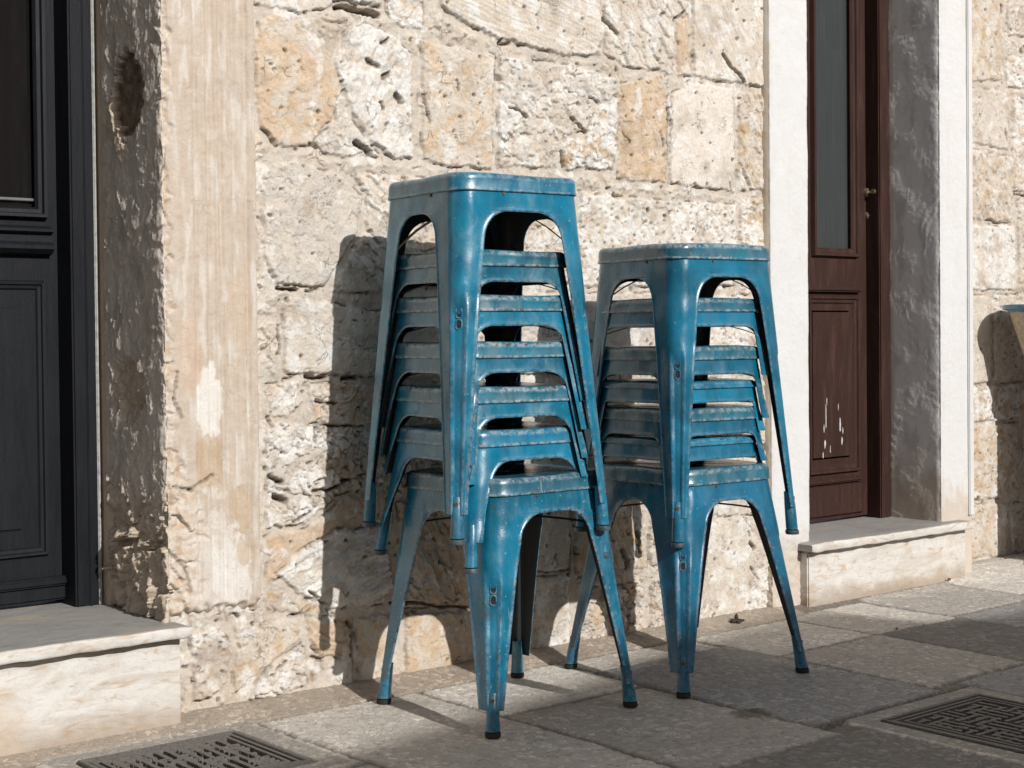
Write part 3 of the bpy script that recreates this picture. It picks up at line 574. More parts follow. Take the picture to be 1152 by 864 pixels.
# ------------------------------------------------------------------ white surround of the brown door
YJ = WY-.03
YD = next(y for y in np.arange(2.9, 3.6, .005) if at(1003, 300, y)[0] > XJ2)
sur = empty('door_surround', (XJ0, YJ, 0)); tag(sur, 'white limewashed surround framing the brown door', 'door surround')
ZSTEP = .195
def jl_field(S, Z):
    b = fbm(S/.1, Z/.15, 4); f = fbm(S/.018, Z/.018, 4, .6)
    H = b*.003+f*.0008; c = np.broadcast_to(np.array([.69, .685, .68]), S.shape+(3,))*(1+.03*b[..., None])
    c = mix(c, np.broadcast_to(np.array([.60,.52,.43]), c.shape), .95*(1-sstep(-.016, -.006, S)))
    zz = at(890, 610, YJ)[2]; low = 1-sstep(zz-.05, zz+.06, Z+.04*fbm(S/.03, Z/.04, 4)); c = mix(c, np.broadcast_to(np.array([.56,.46,.36]), c.shape), .75*low); H = H+low*(f*.006-.004)
    c = mix(c, np.broadcast_to(np.array([.62,.54,.44]), c.shape), .8*(1-sstep(.0, .006, S+.006*noise(S/.01, Z/.02)))*(noise(S/.05, Z/.06) > -.1))
    return H, c
o = wrap('jamb', XJ0, YD+.05, YJ, XJ1, 0.0, 2.6, .005, jl_field, M_WHITE, parent=None); o.parent = sur; o.matrix_parent_inverse = Matrix.Translation((-XJ0, -YJ, 0))
def jr_field(S, Z):
    b = fbm(S/.1+3, Z/.15, 4); f = fbm(S/.018, Z/.018, 4, .6); U = -S
    fr = sstep(-.006, .002, S+.006*noise(Z/.02, S/.02)+.004*noise(Z/.006, S/.006))
    hf = b*.002+f*.0007
    cF = np.broadcast_to(np.array([.69, .685, .68]), S.shape+(3,))*(1+.02*b[..., None])
    cF = mix(cF, np.broadcast_to(np.array([.55,.44,.33]), cF.shape), .7*(1-sstep(.22, .34, Z+.08*fbm(S/.02, Z/.05, 4))))
    # trowel sweeps in the grey plaster
    zc = .9+.05*noise(U/.2, Z/.4); arc = np.hypot((U+.05), (Z-1.06)*.8); sw = np.sin(arc/.0042+3*noise(U/.05, Z/.05))
    m = sstep(-.05, .25, fbm(U/.08+5, Z/.14, 3)); st = ridge(U/.03+Z/.05, Z/.02-U/.03, 3)
    fl = fbm(U/.05+12, Z/.12, 5, .55)*3.5; q = np.floor(fl)+sstep(.82, 1, fl-np.floor(fl))
    hr = sw*.0004*m+q*.0003+f*.0006+.0022*noise(U/.08, Z/.1)
    cR = np.broadcast_to(np.array([.74, .725, .71]), S.shape+(3,)); cR = mix(cR, np.broadcast_to(np.array([.43,.415,.405]), cR.shape), .6*sstep(-.05, .4, fbm(U/.06+22, Z/.13, 5, .6))); cR = mix(cR, np.broadcast_to(np.array([.50,.48,.46]), cR.shape), .22*sstep(.0, .5, fbm(U/.08+2, Z/.12, 5, .7)))
    cR = mix(cR, np.broadcast_to(np.array([.44,.34,.25]), cR.shape), .7*(1-sstep(.28, .5, Z+.08*noise(U/.06, Z/.08)+.02)))
    cR = mix(cR, np.broadcast_to(np.array([.62,.56,.50]), cR.shape), sstep(YD-YJ-.016, YD-YJ-.008, U))
    cR = mix(cR, np.broadcast_to(np.array([.78,.77,.76]), cR.shape), .9*(1-sstep(.006, .012, U+.012*noise(U/.02, Z/.03)))*(noise(U/.05, Z/.05) > -.2))
    e = 1-sstep(0, .015, U); ch, e1, rv = chips(U, Z, .02, 4., .5, 1.); hr = hr+e*ch*.003
    return hr*(1-fr)+hf*fr, mix(cR, cF, fr)
o = wrap('jamb', XJ2, YD+.05, YJ, XJ3, 0.0, 2.6, .0032, jr_field, M_WHITE, parent=None); o.parent = sur; o.matrix_parent_inverse = Matrix.Translation((-XJ0, -YJ, 0))
o['label'] = 'jamb with rough grey plaster reveal'
# raised fillet down the outer edge of the right jamb
bm = bmesh.new(); box(bm, XJ3-.022, XJ3+.004, YJ-.008, YJ+.03, .2, 2.6); o = bm_obj('fillet', bm, M_WHITE, None, True, .003); o.parent = sur; o.matrix_parent_inverse = Matrix.Translation((-XJ0, -YJ, 0))
def tint(o, c):
    ca = o.data.color_attributes.new('tint', 'FLOAT_COLOR', 'POINT'); ca.data.foreach_set('color', np.tile([*c, 1.], len(o.data.vertices)).astype(np.float32))
tint(o, (.69,.685,.68))
bm = bmesh.new(); box(bm, XJ1, XJ2, YJ+.002, YD+.05, 2.35, 2.6); o = bm_obj('lintel', bm, M_WHITE, None, True, .004); tint(o, (.8,.79,.77)); o.parent = sur; o.matrix_parent_inverse = Matrix.Translation((-XJ0, -YJ, 0))

# ------------------------------------------------------------------ steps
def step(x0, x1, yf, yb, ztop, th, name, label, over=.03):
    r = empty(name, (x0, yf, 0)); tag(r, label, 'doorstep')
    Mi = Matrix.Translation((-x0, -yf, 0))
    # tread with rounded nose, gently worn
    bm = bmesh.new(); prof = []
    n = 8; rr = th/2
    for k in range(n+1):
        a = -math.pi/2-math.pi*k/n; ca, sa = math.cos(a), math.sin(a); prof.append((yf-over+rr*.55+rr*.55*math.copysign(abs(ca)**.6, ca), ztop-rr+rr*math.copysign(abs(sa)**.6, sa)))
    prof += [(yf+(yb-yf)*t, ztop) for t in (.1,.3,.6,1)]+[(yb, ztop-th)]
    N = 60; rows = []
    for i in range(N+1):
        x = x0-.0+ (x1-x0)*i/N; e = min(x-x0, x1-x)
        row = []
        for (y, z) in prof:
            dy = .0022*math.sin(x*41+y*7)+.0016*math.sin(x*97) if y < yf else 0
            dz = -.002*abs(math.sin(x*5.3)) if z > ztop-.002 else .0004*math.sin(x*63)
            k = max(0, 1-e/.008); row.append(bm.verts.new((x, y+dy+k*.004, z+dz-(k*.003 if z > ztop-rr else -k*.003))))
        rows.append(row)
    m = len(prof)
    for i in range(N):
        for j in range(m): bm.faces.new((rows[i][j], rows[i+1][j], rows[i+1][(j+1) % m], rows[i][(j+1) % m]))
    bm.faces.new(rows[0][::-1]); bm.faces.new(rows[-1])
    t = bm_obj('tread', bm, M_TREAD, None, True); t.data.materials.append(M_MARBLE)
    for p in t.data.polygons:
        if p.center.y < yf-over+rr*1.3: p.material_index = 1
    t.parent = r; t.matrix_parent_inverse = Mi
    bm = bmesh.new(); box(bm, x0+.012, x1-.012, yf, yb, -.03, ztop-th-.002); t = bm_obj('riser', bm, M_MARBLE, None, True, .004); t.parent = r; t.matrix_parent_inverse = Mi
    return r
YS = 2.835
XS1 = at(217, 717, YS-.03)[0]
step(.45, XS1, YS, YF+.2, .215, .026, 'door_step', 'veined white marble step below the black door')
XR0 = at(907, 612, YS-.03)[0]+.032; XR1 = at(1098, 583, YS-.03)[0]
step(XR0, XR1, YS, YD+.25, .192, .026, 'door_step', 'marble step with brown stains below the brown door')

# ------------------------------------------------------------------ doors
def child(o, r):
    o.parent = r; o.matrix_parent_inverse = Matrix.Translation(-r.location); return o
def moulding(name, x0, x1, z0, z1, y, wdt, dep, mat, r):
    """raised picture-frame moulding round a rectangle, ogee section"""
    bm = bmesh.new(); secs = [(0, 0), (.15, dep), (.4, dep*.95), (.5, dep*.5), (.8, dep*.42), (1, -.001)]
    rings = []
    for t, d in secs:
        q = t*wdt; rings.append([bm.verts.new(v) for v in ((x0+q, y-d, z0+q), (x1-q, y-d, z0+q), (x1-q, y-d, z1-q), (x0+q, y-d, z1-q))])
    for a, b in zip(rings, rings[1:]):
        for k in range(4): bm.faces.new((a[k], a[(k+1) % 4], b[(k+1) % 4], b[k]))
    me_o = bm_obj(name, bm, mat, None, False); return child(me_o, r)
# black door, left
YL = YF+.075                                         # leaf face
XF1 = XP0-.001
r = empty('panel_door', (.95, YF, .215)); tag(r, 'black panelled timber door with dark glass at the left edge', 'door')
xa = at(82, 400, YF)[0]
for n_, b_ in (('frame_post', (xa, XF1-.004, YF, YF+.16, .212, 2.6)), ('frame_post', (.42, .5, YF, YF+.16, .212, 2.6)), ('frame_head', (.5, xa, YF, YF+.16, 2.42, 2.6))):
    child(abox(n_, b_, M_BLACK, None, .004), r)
child(abox('frame_bead', (xa+.030, xa+.040, YF-.004, YF+.01, .213, 2.6), M_BLACK, None, .002), r)
child(abox('frame_bead', (XF1-.012, XF1-.005, YF-.005, YF+.01, .213, 2.6), plain('pale_sealant', (.42, .42, .40), .8), None, .002), r)
xl = at(67, 400, YL)[0]; xg = at(40, 150, YL)[0]; zg = at(30, 240, YL)[2]; zm0 = at(50, 283, YL)[2]; zm1 = at(50, 252, YL)[2]; zp = at(30, 318, YL)[2]; zb = at(30, 655, YL)[2]
X0 = .5
leaf = bmesh.new()
xi = xg+.010; XL0 = X0+.14
box(leaf, xi, xl+.02, YL, YL+.04, .222, 2.42); box(leaf, X0, XL0, YL, YL+.04, .222, 2.42); box(leaf, XL0, xi, YL, YL+.04, .222, zg); box(leaf, XL0, xi, YL, YL+.04, 2.28, 2.42)
child(bm_obj('leaf', leaf, M_BLACK, None), r)
child(abox('glass_pane', (XL0, xi, YL+.018, YL+.024, zg, 2.28), M_GLASS, None, 0), r)
moulding('glass_moulding', XL0-.012, xi+.012, zg-.012, 2.29, YL, .026, .016, M_BLACK, r)
child(abox('glazing_bar', (XL0, xi, YL+.008, YL+.018, zg+.028, zg+.034), plain('grey_bead', (.16,.165,.17), .5), None, .001), r)
# projecting rail under the glass
bm = bmesh.new(); pr = [(0,0),(.018,.004),(.030,.014),(.030,.022),(.020,.030),(.012,.045),(.026,.052),(.026,.058),(.0,.066)]
zz = zm0-.01; va = [bm.verts.new((X0+.02, YL-d, zz+h)) for d, h in pr]; vb = [bm.verts.new((xl-.020, YL-d, zz+h)) for d, h in pr]
for k in range(len(pr)-1): bm.faces.new((va[k], vb[k], vb[k+1], va[k+1]))
bm.faces.new(va[::-1]); bm.faces.new(vb)
child(bm_obj('rail_moulding', bm, M_BLACK, None), r)
zq = zp+.005; xpn = at(45, 400, YL)[0]
moulding('panel_moulding', X0+.05, xpn+.012, zb+.055, zq+.0, YL, .022, .010, M_BLACK, r)
child(abox('raised_panel', (X0+.11, xpn-.045, YL-.006, YL+.002, zb+.115, zq-.06), M_BLACK, None, .004), r)
child(abox('kick_board', (X0+.004, xl+.012, YL-.016, YL+.001, .224, zb-.01), M_BLACK, None, .005), r)
child(abox('kick_moulding', (X0+.004, xl+.006, YL-.024, YL-.002, zb-.012, zb+.008), M_BLACK, None, .005), r)

# brown door, right
YB = YD+.055
r = empty('panel_door', (XJ1+.2, YD, .19)); tag(r, 'brown panelled timber door with tall glass pane and peeling paint spots', 'door')
xfr = at(990, 300, YD)[0]
child(abox('frame_post', (xfr, XJ2-.002, YD, YD+.16, .19, 2.42), M_BROWN, None, .004), r)
child(abox('frame_post', (XJ1-.03, XJ1+.03, YD, YD+.16, .19, 2.42), M_BROWN, None, .004), r)
child(abox('frame_head', (XJ1+.03, xfr, YD, YD+.16, 2.35, 2.42), M_BROWN, None, .004), r)
xr = at(976, 400, YB)[0]; gx0 = at(917, 250, YB)[0]; gx1 = at(959, 250, YB)[0]; gz = at(940, 282, YB)[2]; x00 = XJ1+.03; leftst = x00+.055
gx0 = max(gx0, leftst)
leaf = bmesh.new(); zb0 = .2
box(leaf, x00, gx0, YB, YB+.04, zb0, 2.35); box(leaf, gx1, xfr+.02, YB+.0, YB+.04, zb0, 2.35); box(leaf, gx0, gx1, YB, YB+.04, zb0, gz); box(leaf, gx0, gx1, YB, YB+.04, 2.2, 2.35)
child(bm_obj('leaf', leaf, M_BROWN, None), r)
child(abox('glass_pane', (gx0, gx1, YB+.014, YB+.02, gz, 2.2), M_GLASS2, None, 0), r)
moulding('glass_moulding', gx0-.022, gx1+.022, gz-.022, 2.21, YB, .03, .014, M_BROWN, r)
z1 = at(945, 332, YB)[2]; z2 = at(945, 532, YB)[2]; z3 = at(945, 322, YB)[2]
child(abox('rail_moulding', (x00+.01, gx1+.03, YB-.02, YB+.001, z1+.01, z1+.026), M_BROWN, None, .005), r)
child(abox('rail_moulding', (x00+.01, gx1+.03, YB-.016, YB+.001, z2-.03, z2-.012), M_BROWN, None, .005), r)
moulding('panel_moulding', gx0-.05, gx1+.024, z2, z1, YB, .03, .013, M_BROWN, r)
child(abox('raised_panel', (gx0-.03, gx1-.022, YB-.008, YB+.002, z2+.05, z1-.05), M_BROWN, None, .006), r)
child(abox('kick_board', (x00+.01, gx1+.045, YB-.007, YB+.001, zb0+.01, z2-.034), M_BROWN, None, .004), r)
flk = bmesh.new()
for (px, py, l, wd) in ((929,468,26,1.6),(928,500,10,2.4),(945,478,16,2.2),(927,482,8,1.4),(947,496,8,2.6),(930,452,8,1.),(943,458,7,.8),(934,505,9,1.2),(948,484,7,1.2),(926,512,6,1.6)):
    x, z = atx(px, py, YB-.0085); n = 9; pts = []
    for k in range(n):
        a = 2*math.pi*k/n; pts.append(flk.verts.new((x+wd/520*math.cos(a)*random.uniform(.5, 1.2), YB-.0092, z+l/560*math.sin(a)*random.uniform(.7, 1.1))))
    f = flk.faces.new(pts); ex = bmesh.ops.extrude_face_region(flk, geom=[f]); bmesh.ops.translate(flk, vec=(0, .0009, 0), verts=[v for v in ex['geom'] if isinstance(v, bmesh.types.BMVert)])
child(bm_obj('peeled_paint_spots', flk, plain('bare_primer', (.62, .62, .64), .7), None), r)
# handle and lock
def tube(bm, a, b, r0, r1, n=14, cap=True):
    a, b = Vector(a), Vector(b); d = (b-a).normalized(); u = d.orthogonal().normalized(); v = d.cross(u)
    A = [bm.verts.new(a+r0*(math.cos(2*math.pi*k/n)*u+math.sin(2*math.pi*k/n)*v)) for k in range(n)]
    B = [bm.verts.new(b+r1*(math.cos(2*math.pi*k/n)*u+math.sin(2*math.pi*k/n)*v)) for k in range(n)]
    for k in range(n): bm.faces.new((A[k], A[(k+1) % n], B[(k+1) % n], B[k]))
    if cap: bm.faces.new(A[::-1]); bm.faces.new(B)
M_BRASS = plain('tarnished_brass', (.52, .43, .32), .35, .8)
hx, hz = atx(975, 217, YB)
bm = bmesh.new(); tube(bm, (hx, YB, hz), (hx, YB-.012, hz), .017, .015); tube(bm, (hx, YB-.01, hz), (hx, YB-.03, hz), .006, .006); tube(bm, (hx-.012, YB-.032, hz+.002), (hx+.024, YB-.034, hz-.003), .0085, .007); tube(bm, (hx+.02, YB-.034, hz-.003), (hx+.032, YB-.034, hz-.004), .0095, .004)
child(bm_obj('handle', bm, M_BRASS, None, True), r)
hx, hz = atx(976, 243, YB)
bm = bmesh.new(); tube(bm, (hx, YB, hz), (hx, YB-.01, hz), .016, .014); tube(bm, (hx, YB-.01, hz), (hx, YB-.018, hz), .010, .009)
for s_ in (1, ): tube(bm, (hx, YB-.002, hz-.012), (hx+.003, YB-.003, hz-.03), .008, .004)
child(bm_obj('lock_cylinder', bm, M_BRASS, None, True), r)

# ------------------------------------------------------------------ pavement
GL = (1.20, 1.545, 2.44, 2.745); GR = (2.57, 2.925, 1.58, 1.925)          # drain covers
SL = {}   # column edges -> joints in y with colours
C1 = np.array([.60, .56, .505]); C2 = np.array([.46, .425, .385]); C3 = np.array([.33, .325, .32]); C4 = np.array([.22, .205, .19]); C5 = np.array([.70, .66, .60]); C6 = np.array([.165, .165, .17])
SLABS = [(.5,1.13,2.05,2.775,C1),(1.13,1.612,2.36,2.775,C1),(1.13,1.612,1.6,2.36,C2),(1.612,2.02,1.9,2.775,C1),(2.02,2.44,2.47,2.775,C5),(2.02,2.44,1.905,2.47,C2),(2.44,2.895,2.64,2.775,C1),(2.44,2.895,1.985,2.64,C3),
 (2.06,2.50,1.5,1.905,C4),(2.50,2.97,1.53,1.975,C1),(2.895,3.30,2.47,2.775,C5),(2.895,3.30,2.02,2.47,C2),(3.30,3.67,2.47,2.80,C1),(3.30,3.67,2.04,2.47,C4),(3.67,4.13,2.50,2.83,C2),(3.67,4.13,2.1,2.50,C3),(4.13,4.7,2.56,2.95,C5),(4.13,4.7,2.1,2.56,C2),(4.7,5.3,2.4,2.95,C1),(2.97,3.30,1.6,2.02,C3),(3.30,3.8,1.5,2.04,C2)]
def pave_field(X, Y):
    Xw = X+.003*noise(X/.04, Y/.04)+.012*noise(X/.5, Y/.5); Yw = Y+.003*noise(X/.04+9, Y/.04)+.008*noise(X/.5+4, Y/.5)
    fine = fbm(X/.012, Y/.012, 4, .6); big = fbm(X/.15, Y/.15, 4)
    H = -.0040+fine*.0016; Cc = np.broadcast_to(np.array([.20, .172, .145]), X.shape+(3,))*(1+.2*fine[..., None])
    # far paving: plain running slabs
    gx = X/.44+.5*np.floor(Y/.36); fx = gx-np.floor(gx); gy = Y/.36; fy = gy-np.floor(gy)
    hid = hsh(np.floor(gx).astype(np.int64), np.floor(gy).astype(np.int64)); ed = np.minimum(np.minimum(fx, 1-fx)*.44, np.minimum(fy, 1-fy)*.36)
    far = ~((X > .5) & (X < 4.7) & (Y > 1.5) & (Y < 2.95)); pr = sstep(.004, .010, ed)*far
    H = H*(1-pr)+pr*(fine*.001); Cc = mix(Cc, C2*(.75+.5*RV[hid, 2])[..., None], pr)
    for k, (a, b, c, d, col) in enumerate(SLABS):
        m = (X > a-.03) & (X < b+.03) & (Y > c-.03) & (Y < d+.03)
        if not m.any(): continue
        x, y = Xw[m], Yw[m]; ed = np.minimum(np.minimum(x-a, b-x), np.minimum(y-c, d-y))
        nz = noise(X[m]/.02, Y[m]/.02+k); pr = sstep(.0045, .0085, ed+.003*nz)
        ang = 1.+k*2.3; U = x*math.cos(ang)+y*math.sin(ang); V = -x*math.sin(ang)+y*math.cos(ang)
        tool = fbm(U/.05, V/.012, 4, .6); cr = np.abs(fbm(x/.10+k*5, y/.10, 4, .6)); crack = (1-sstep(.004, .016, cr))*(noise(x/.2+k, y/.2) > .05)*.7
        hh = .0012*RV[(k*37) % 4096, 3]+fine[m]*.0012+tool*.0012+big[m]*.002+(RV[(k*53) % 4096, 2]-.5)*.006*(x-a)+(RV[(k*71) % 4096, 2]-.5)*.006*(y-c)-crack*.0012
        cc = col*(1+.16*fbm(x/.06+k, y/.06, 5, .65)+.10*fine[m]+.14*tool)[..., None]; cc = mix(cc, np.broadcast_to(np.array([.12,.10,.085]), cc.shape), .7*crack)
        edge_d = .35*(1-sstep(.0, .02, ed+.006*nz)); cc = mix(cc, np.broadcast_to(np.array([.20,.17,.14]), cc.shape), edge_d)
        H[m] = H[m]*(1-pr)+hh*pr; Cc[m] = mix(Cc[m], cc, pr)
    # dark joint lines
    # mortar border against the wall, rising slightly
    band = sstep(2.774, 2.782, Yw)*(X < 3.4); H = H*(1-band)+band*(.001+fine*.002+big*.001)
    Cc = mix(Cc, np.broadcast_to(np.array([.40,.335,.27]), Cc.shape)*(1+.15*big[..., None]), band)
    H = H+.016*sstep(2.76, 2.89, Y)
    # coarse grooved strip behind the right drain
    st = (X > 2.44) & (X < 3.0) & (Y > 1.955) & (Y < 1.99); H = np.where(st, H-.004+.003*np.sin(X/.004), H); Cc = np.where(st[..., None], Cc*.55, Cc)
    # brown dirt stain
    p = (2.42, 2.115)
    dd = np.hypot((X-GST[0])/.055, (Y-GST[1])/.045)+.5*fbm(X/.02, Y/.02, 4, .6); q = 1-sstep(.6, 1., dd); H = H+q*(.002+.003*fine); Cc = mix(Cc, np.broadcast_to(np.array([.085,.062,.045]), Cc.shape), .8*q)
    # beds of the drain covers
    for (a, b, c, d) in (GL, GR):
        ins = np.minimum(np.minimum(X-a, b-X), np.minimum(Y-c, d-Y)); q = sstep(-.002, .002, ins); H = H*(1-q)+q*-.035; Cc = mix(Cc, np.broadcast_to(np.array([.05,.043,.036]), Cc.shape), q)
        rim = (1-q)*sstep(-.05, -.045, ins); H = H*(1-rim)+rim*(.0005+fine*.001); Cc = mix(Cc, np.broadcast_to(np.array([.36,.335,.30]), Cc.shape)*(1+.2*fine[..., None]), rim)
    return H, Cc
def gnd(px, py):
    d = RC @ np.array([(px-576)/F, -(py+SHIFT-432)/F, -1.]); return CP+(-EYE/d[2])*d
GST = gnd(845, 803)
xs = spread(.95, 5.1, .0052, -25, 30, 1.35); ys = spread(1.5, 2.99, .0042, -20, 3.4, 1.35)
X, Y = np.meshgrid(xs, ys); H, Cc = pave_field(X, Y)
o = grid_mesh('pavement', np.stack([X, Y, H], -1), Cc, M_PAVE); tag(o, 'worn grey stone pavement slabs', kind='structure')

# drain covers: cast iron plate with a maze of slots
M_SILT = plain('black_silt', (.022, .018, .015), .95, 0, .4, .003, 90)
def drain(b, seed, label):
    a, x1, c, y1 = b; r = empty('drain_cover', (a, c, 0)); tag(r, label, 'drain cover', 'cast iron drain covers in the pavement')
    g = .004; W, D = x1-a-2*g, y1-c-2*g
    bm = bmesh.new()
    for q in ((0, W, 0, .012), (0, W, D-.012, D), (0, .012, .012, D-.012), (W-.012, W, .012, D-.012)): box(bm, g+q[0], g+q[1], g+q[2], g+q[3], -.03, .003)
    bm_obj('frame', bm, M_IRON, r, True, .0015)
    rr = random.Random(seed); bm = bmesh.new(); m0 = .0155
    # two border ribs
    for m in (m0, m0+.016):
        for q in ((m, W-m, m, m+.008), (m, W-m, D-m-.008, D-m), (m, m+.008, m+.008, D-m-.008), (W-m-.008, W-m, m+.008, D-m-.008)): box(bm, g+q[0], g+q[1], g+q[2], g+q[3], -.02, .001)
    i0 = m0+.030; n = 11; cw = (W-2*i0)/n; cd = (D-2*i0)/n
    bt = bmesh.new(); box(bt, g+m0, g+W-m0, g+m0, g+D-m0, -.030, -.019); bm_obj('silt_bed', bt, M_SILT, r)
    for i in range(n):
        for j in range(n):
            x = g+i0+i*cw; y = g+i0+j*cd; t = rr.random(); h = .0015-rr.random()*.001
            u = (i//3+j//3) % 2
            if t < .86:
                if u: box(bm, x-.001, x+cw+.001, y+.0015, y+cd*.52, -.0185, h)
                else: box(bm, x+.0015, x+cw*.52, y-.001, y+cd+.001, -.0185, h)
            if t > .66: box(bm, x+cw*.1, x+cw*.55, y, y+cd*.9, -.0182, h-.0007)
            if t < .2: box(bm, x, x+cw*.9, y+cd*.3, y+cd*.8, -.0181, h-.0011)
    bm_obj('grate', bm, M_IRON, r)
drain(GL, 3, 'pale worn cast iron drain cover below the black door step')
drain(GR, 8, 'dark cast iron drain cover in shade right of the stools')

# ------------------------------------------------------------------ stools
def ring_pts(h, rc, n=7):
    out = []
    for q in range(4):
        cx, cy = [(1,1),(-1,1),(-1,-1),(1,-1)][q]; cx *= h-rc; cy *= h-rc
        # bow the side very slightly outward
        for k in range(n+1):
            a = math.pi/2*(q+k/n); out.append((cx+rc*math.cos(a), cy+rc*math.sin(a)))
        nx = [(-1,1),(-1,-1),(1,-1),(1,1)][q]
        ex = (nx[0]*(h-rc), nx[1]*(h-rc)); a = math.pi/2*(q+1); p0 = out[-1]; p1 = (ex[0]+rc*math.cos(a), ex[1]+rc*math.sin(a))
        for t in (.2, .5, .8): out.append((p0[0]+(p1[0]-p0[0])*t, p0[1]+(p1[1]-p0[1])*t))
    return out
def wear_attr(me, vals):
    a = me.attributes.new('wear', 'FLOAT', 'POINT'); a.data.foreach_set('value', np.array(vals, np.float32))
def build_stool(label, cx, cy, yaw, ztop, zfoot, wid, slope, mats, zend=None, wl1=.060, wlb=.027, t0=.077, lip=.037, r=.045, brace=(.10, .07), slot=None, tube_r=.0135, group=None, lean=(0, 0), rc0=.046, rc1=.024, feet=True):
    """pressed-steel stool; t is measured down from the seat's top"""
    T = ztop-zfoot; root = empty('metal_stool', (cx, cy, zfoot), yaw); tag(root, label, 'stool', group)
    te = (T-.052) if zend is None else ztop-zend
    hw = wid/2; mb, ms = own_paint(mats[0]), own_paint(mats[1])
    def half(t): return hw-.002+slope*max(0, t-lip)
    def rc(t): return rc0+(rc1-rc0)*min(1, max(0, (t-lip)/(te-lip)))
    def wl(t): return wl1+(wlb-wl1)*min(1, max(0, (t-t0-r)/(te-t0-r)))**.85
    # --- seat pan
    bm = bmesh.new(); prof = [(.060, 0.0028), (.030, .0018), (.016, .0004), (.0085, .0008), (.0035, .0035), (.0008, .0085), (0, .014), (-.0006, lip-.007), (-.0022, lip-.004), (-.0022, lip-.001), (-.0004, lip+.0004), (.0016, lip-.001), (.0030, lip-.008), (.0032, .012), (.012, .0055), (.06, .0060)]
    rings = []; wv = []
    for k, (ins, t) in enumerate(prof):
        pts = ring_pts(hw-ins, max(.012, rc0-ins*.8)); rings.append([bm.verts.new((x, y, T-t+.0012*math.sin(x*23+y*31+cx*50)*(1 if k < 8 else 0))) for x, y in pts]); wv += [1. if (8 <= k <= 11 or 4 <= k <= 5) else .0]*len(pts)
    for A, B in zip(rings, rings[1:]):
        for k in range(len(A)): bm.faces.new((A[k], A[(k+1) % len(A)], B[(k+1) % len(A)], B[k]))
    # closed centre with a finger hole
    def hub(src, t, rad=.016, flip=False):
        H_ = []
        for v in src: 
            d = math.hypot(v.co.x, v.co.y); H_.append(bm.verts.new((v.co.x/d*rad, v.co.y/d*rad, T-t)))
        for k in range(len(src)): bm.faces.new((src[k], H_[k], H_[(k+1) % len(src)], src[(k+1) % len(src)]))
        return H_
    a_ = hub(rings[0], .0035); b_ = hub(rings[-1], .0068)
    for k in range(len(a_)): bm.faces.new((a_[k], b_[k], b_[(k+1) % len(a_)], a_[(k+1) % len(a_)]))
    wv += [.3]*(2*len(a_))
    so_ = bm_obj('seat', bm, ms, root, True); wear_attr(so_.data, wv[:len(so_.data.vertices)])
    # --- shell rows
    rows = list(np.linspace(lip-.008, t0-.009, 5))+[t0-.006, t0-.004, t0-.0025, t0-.001, t0]
    arch = [t0+r*(1-math.cos(p)) for p in np.linspace(0, math.pi/2, 11)][1:]
    n_l = max(6, int((te-t0-r)/.012)); legr = list(np.linspace(t0+r, te, n_l+1))
    off = [0, .0012, .0024, .0038, .0055, .009]; NA = 16
    def section(t, full, q):
        """points of the folded section from mid side A to mid side B; the flanks (x faces) carry wider legs than the fronts"""
        h, rcc = half(t), rc(t); tt = t-t0
        def side(wide):
            a = h-wl(t)*(1.16 if wide else .88); rx = min(r, (half(t0+r)-wl(t0+r)*(1.16 if wide else .88))*.85)
            b = a-rx if tt <= 0 else (a-rx+rx*math.sqrt(max(0, 1-(1-tt/r)**2)) if tt < r else a)
            room = h-rcc-b; sc = min(1, room/.014); ss = [b+o_*sc for o_ in off]; last = ss[-1]; ss += [last+(h-rcc-last)*f for f in (.33, .66)]
            if full: ss = [b*f for f in (0, .25, .5, .75, .93)]+ss
            def dd(s):
                if tt >= r: return s-a
                if s < a-rx: return -tt
                return math.hypot(s-(a-rx), (r-tt)*rx/r)-rx
            return ss, dd
        ssA, ddA = side(q % 2 == 0); ssB, ddB = side(q % 2 == 1)
        P_ = []
        gr = 0.
        if slot is not None: gr = max(0, min(1, (t-slot+.004)/.022))
        def pt(x, y, nx, ny, d, wv_=0):
            bead = .0019*math.exp(-((d-.0032)/.0022)**2); P_.append((x+nx*bead, y+ny*bead, nx, ny, max(math.exp(-(d/.006)**2), wv_)))
        for s in ssA: pt(h, s, 1, 0, ddA(s))
        for k in range(1, NA):
            ph = math.pi/2*k/NA; q = abs(k-NA/2)/(NA/2)        # 0 at the fold's middle
            g = -gr*.0058*(1-float(sstep(.30, .52, np.array(q))))+gr*.0014*math.exp(-((q-.62)/.13)**2)
            x = h-rcc+(rcc+g)*math.cos(ph); y = h-rcc+(rcc+g)*math.sin(ph); P_.append((x, y, math.cos(ph), math.sin(ph), .55*gr*math.exp(-((q-.55)/.12)**2)))
        for s in reversed(ssB): pt(s, h, 0, 1, ddB(s))
        return P_
    TH = .0017
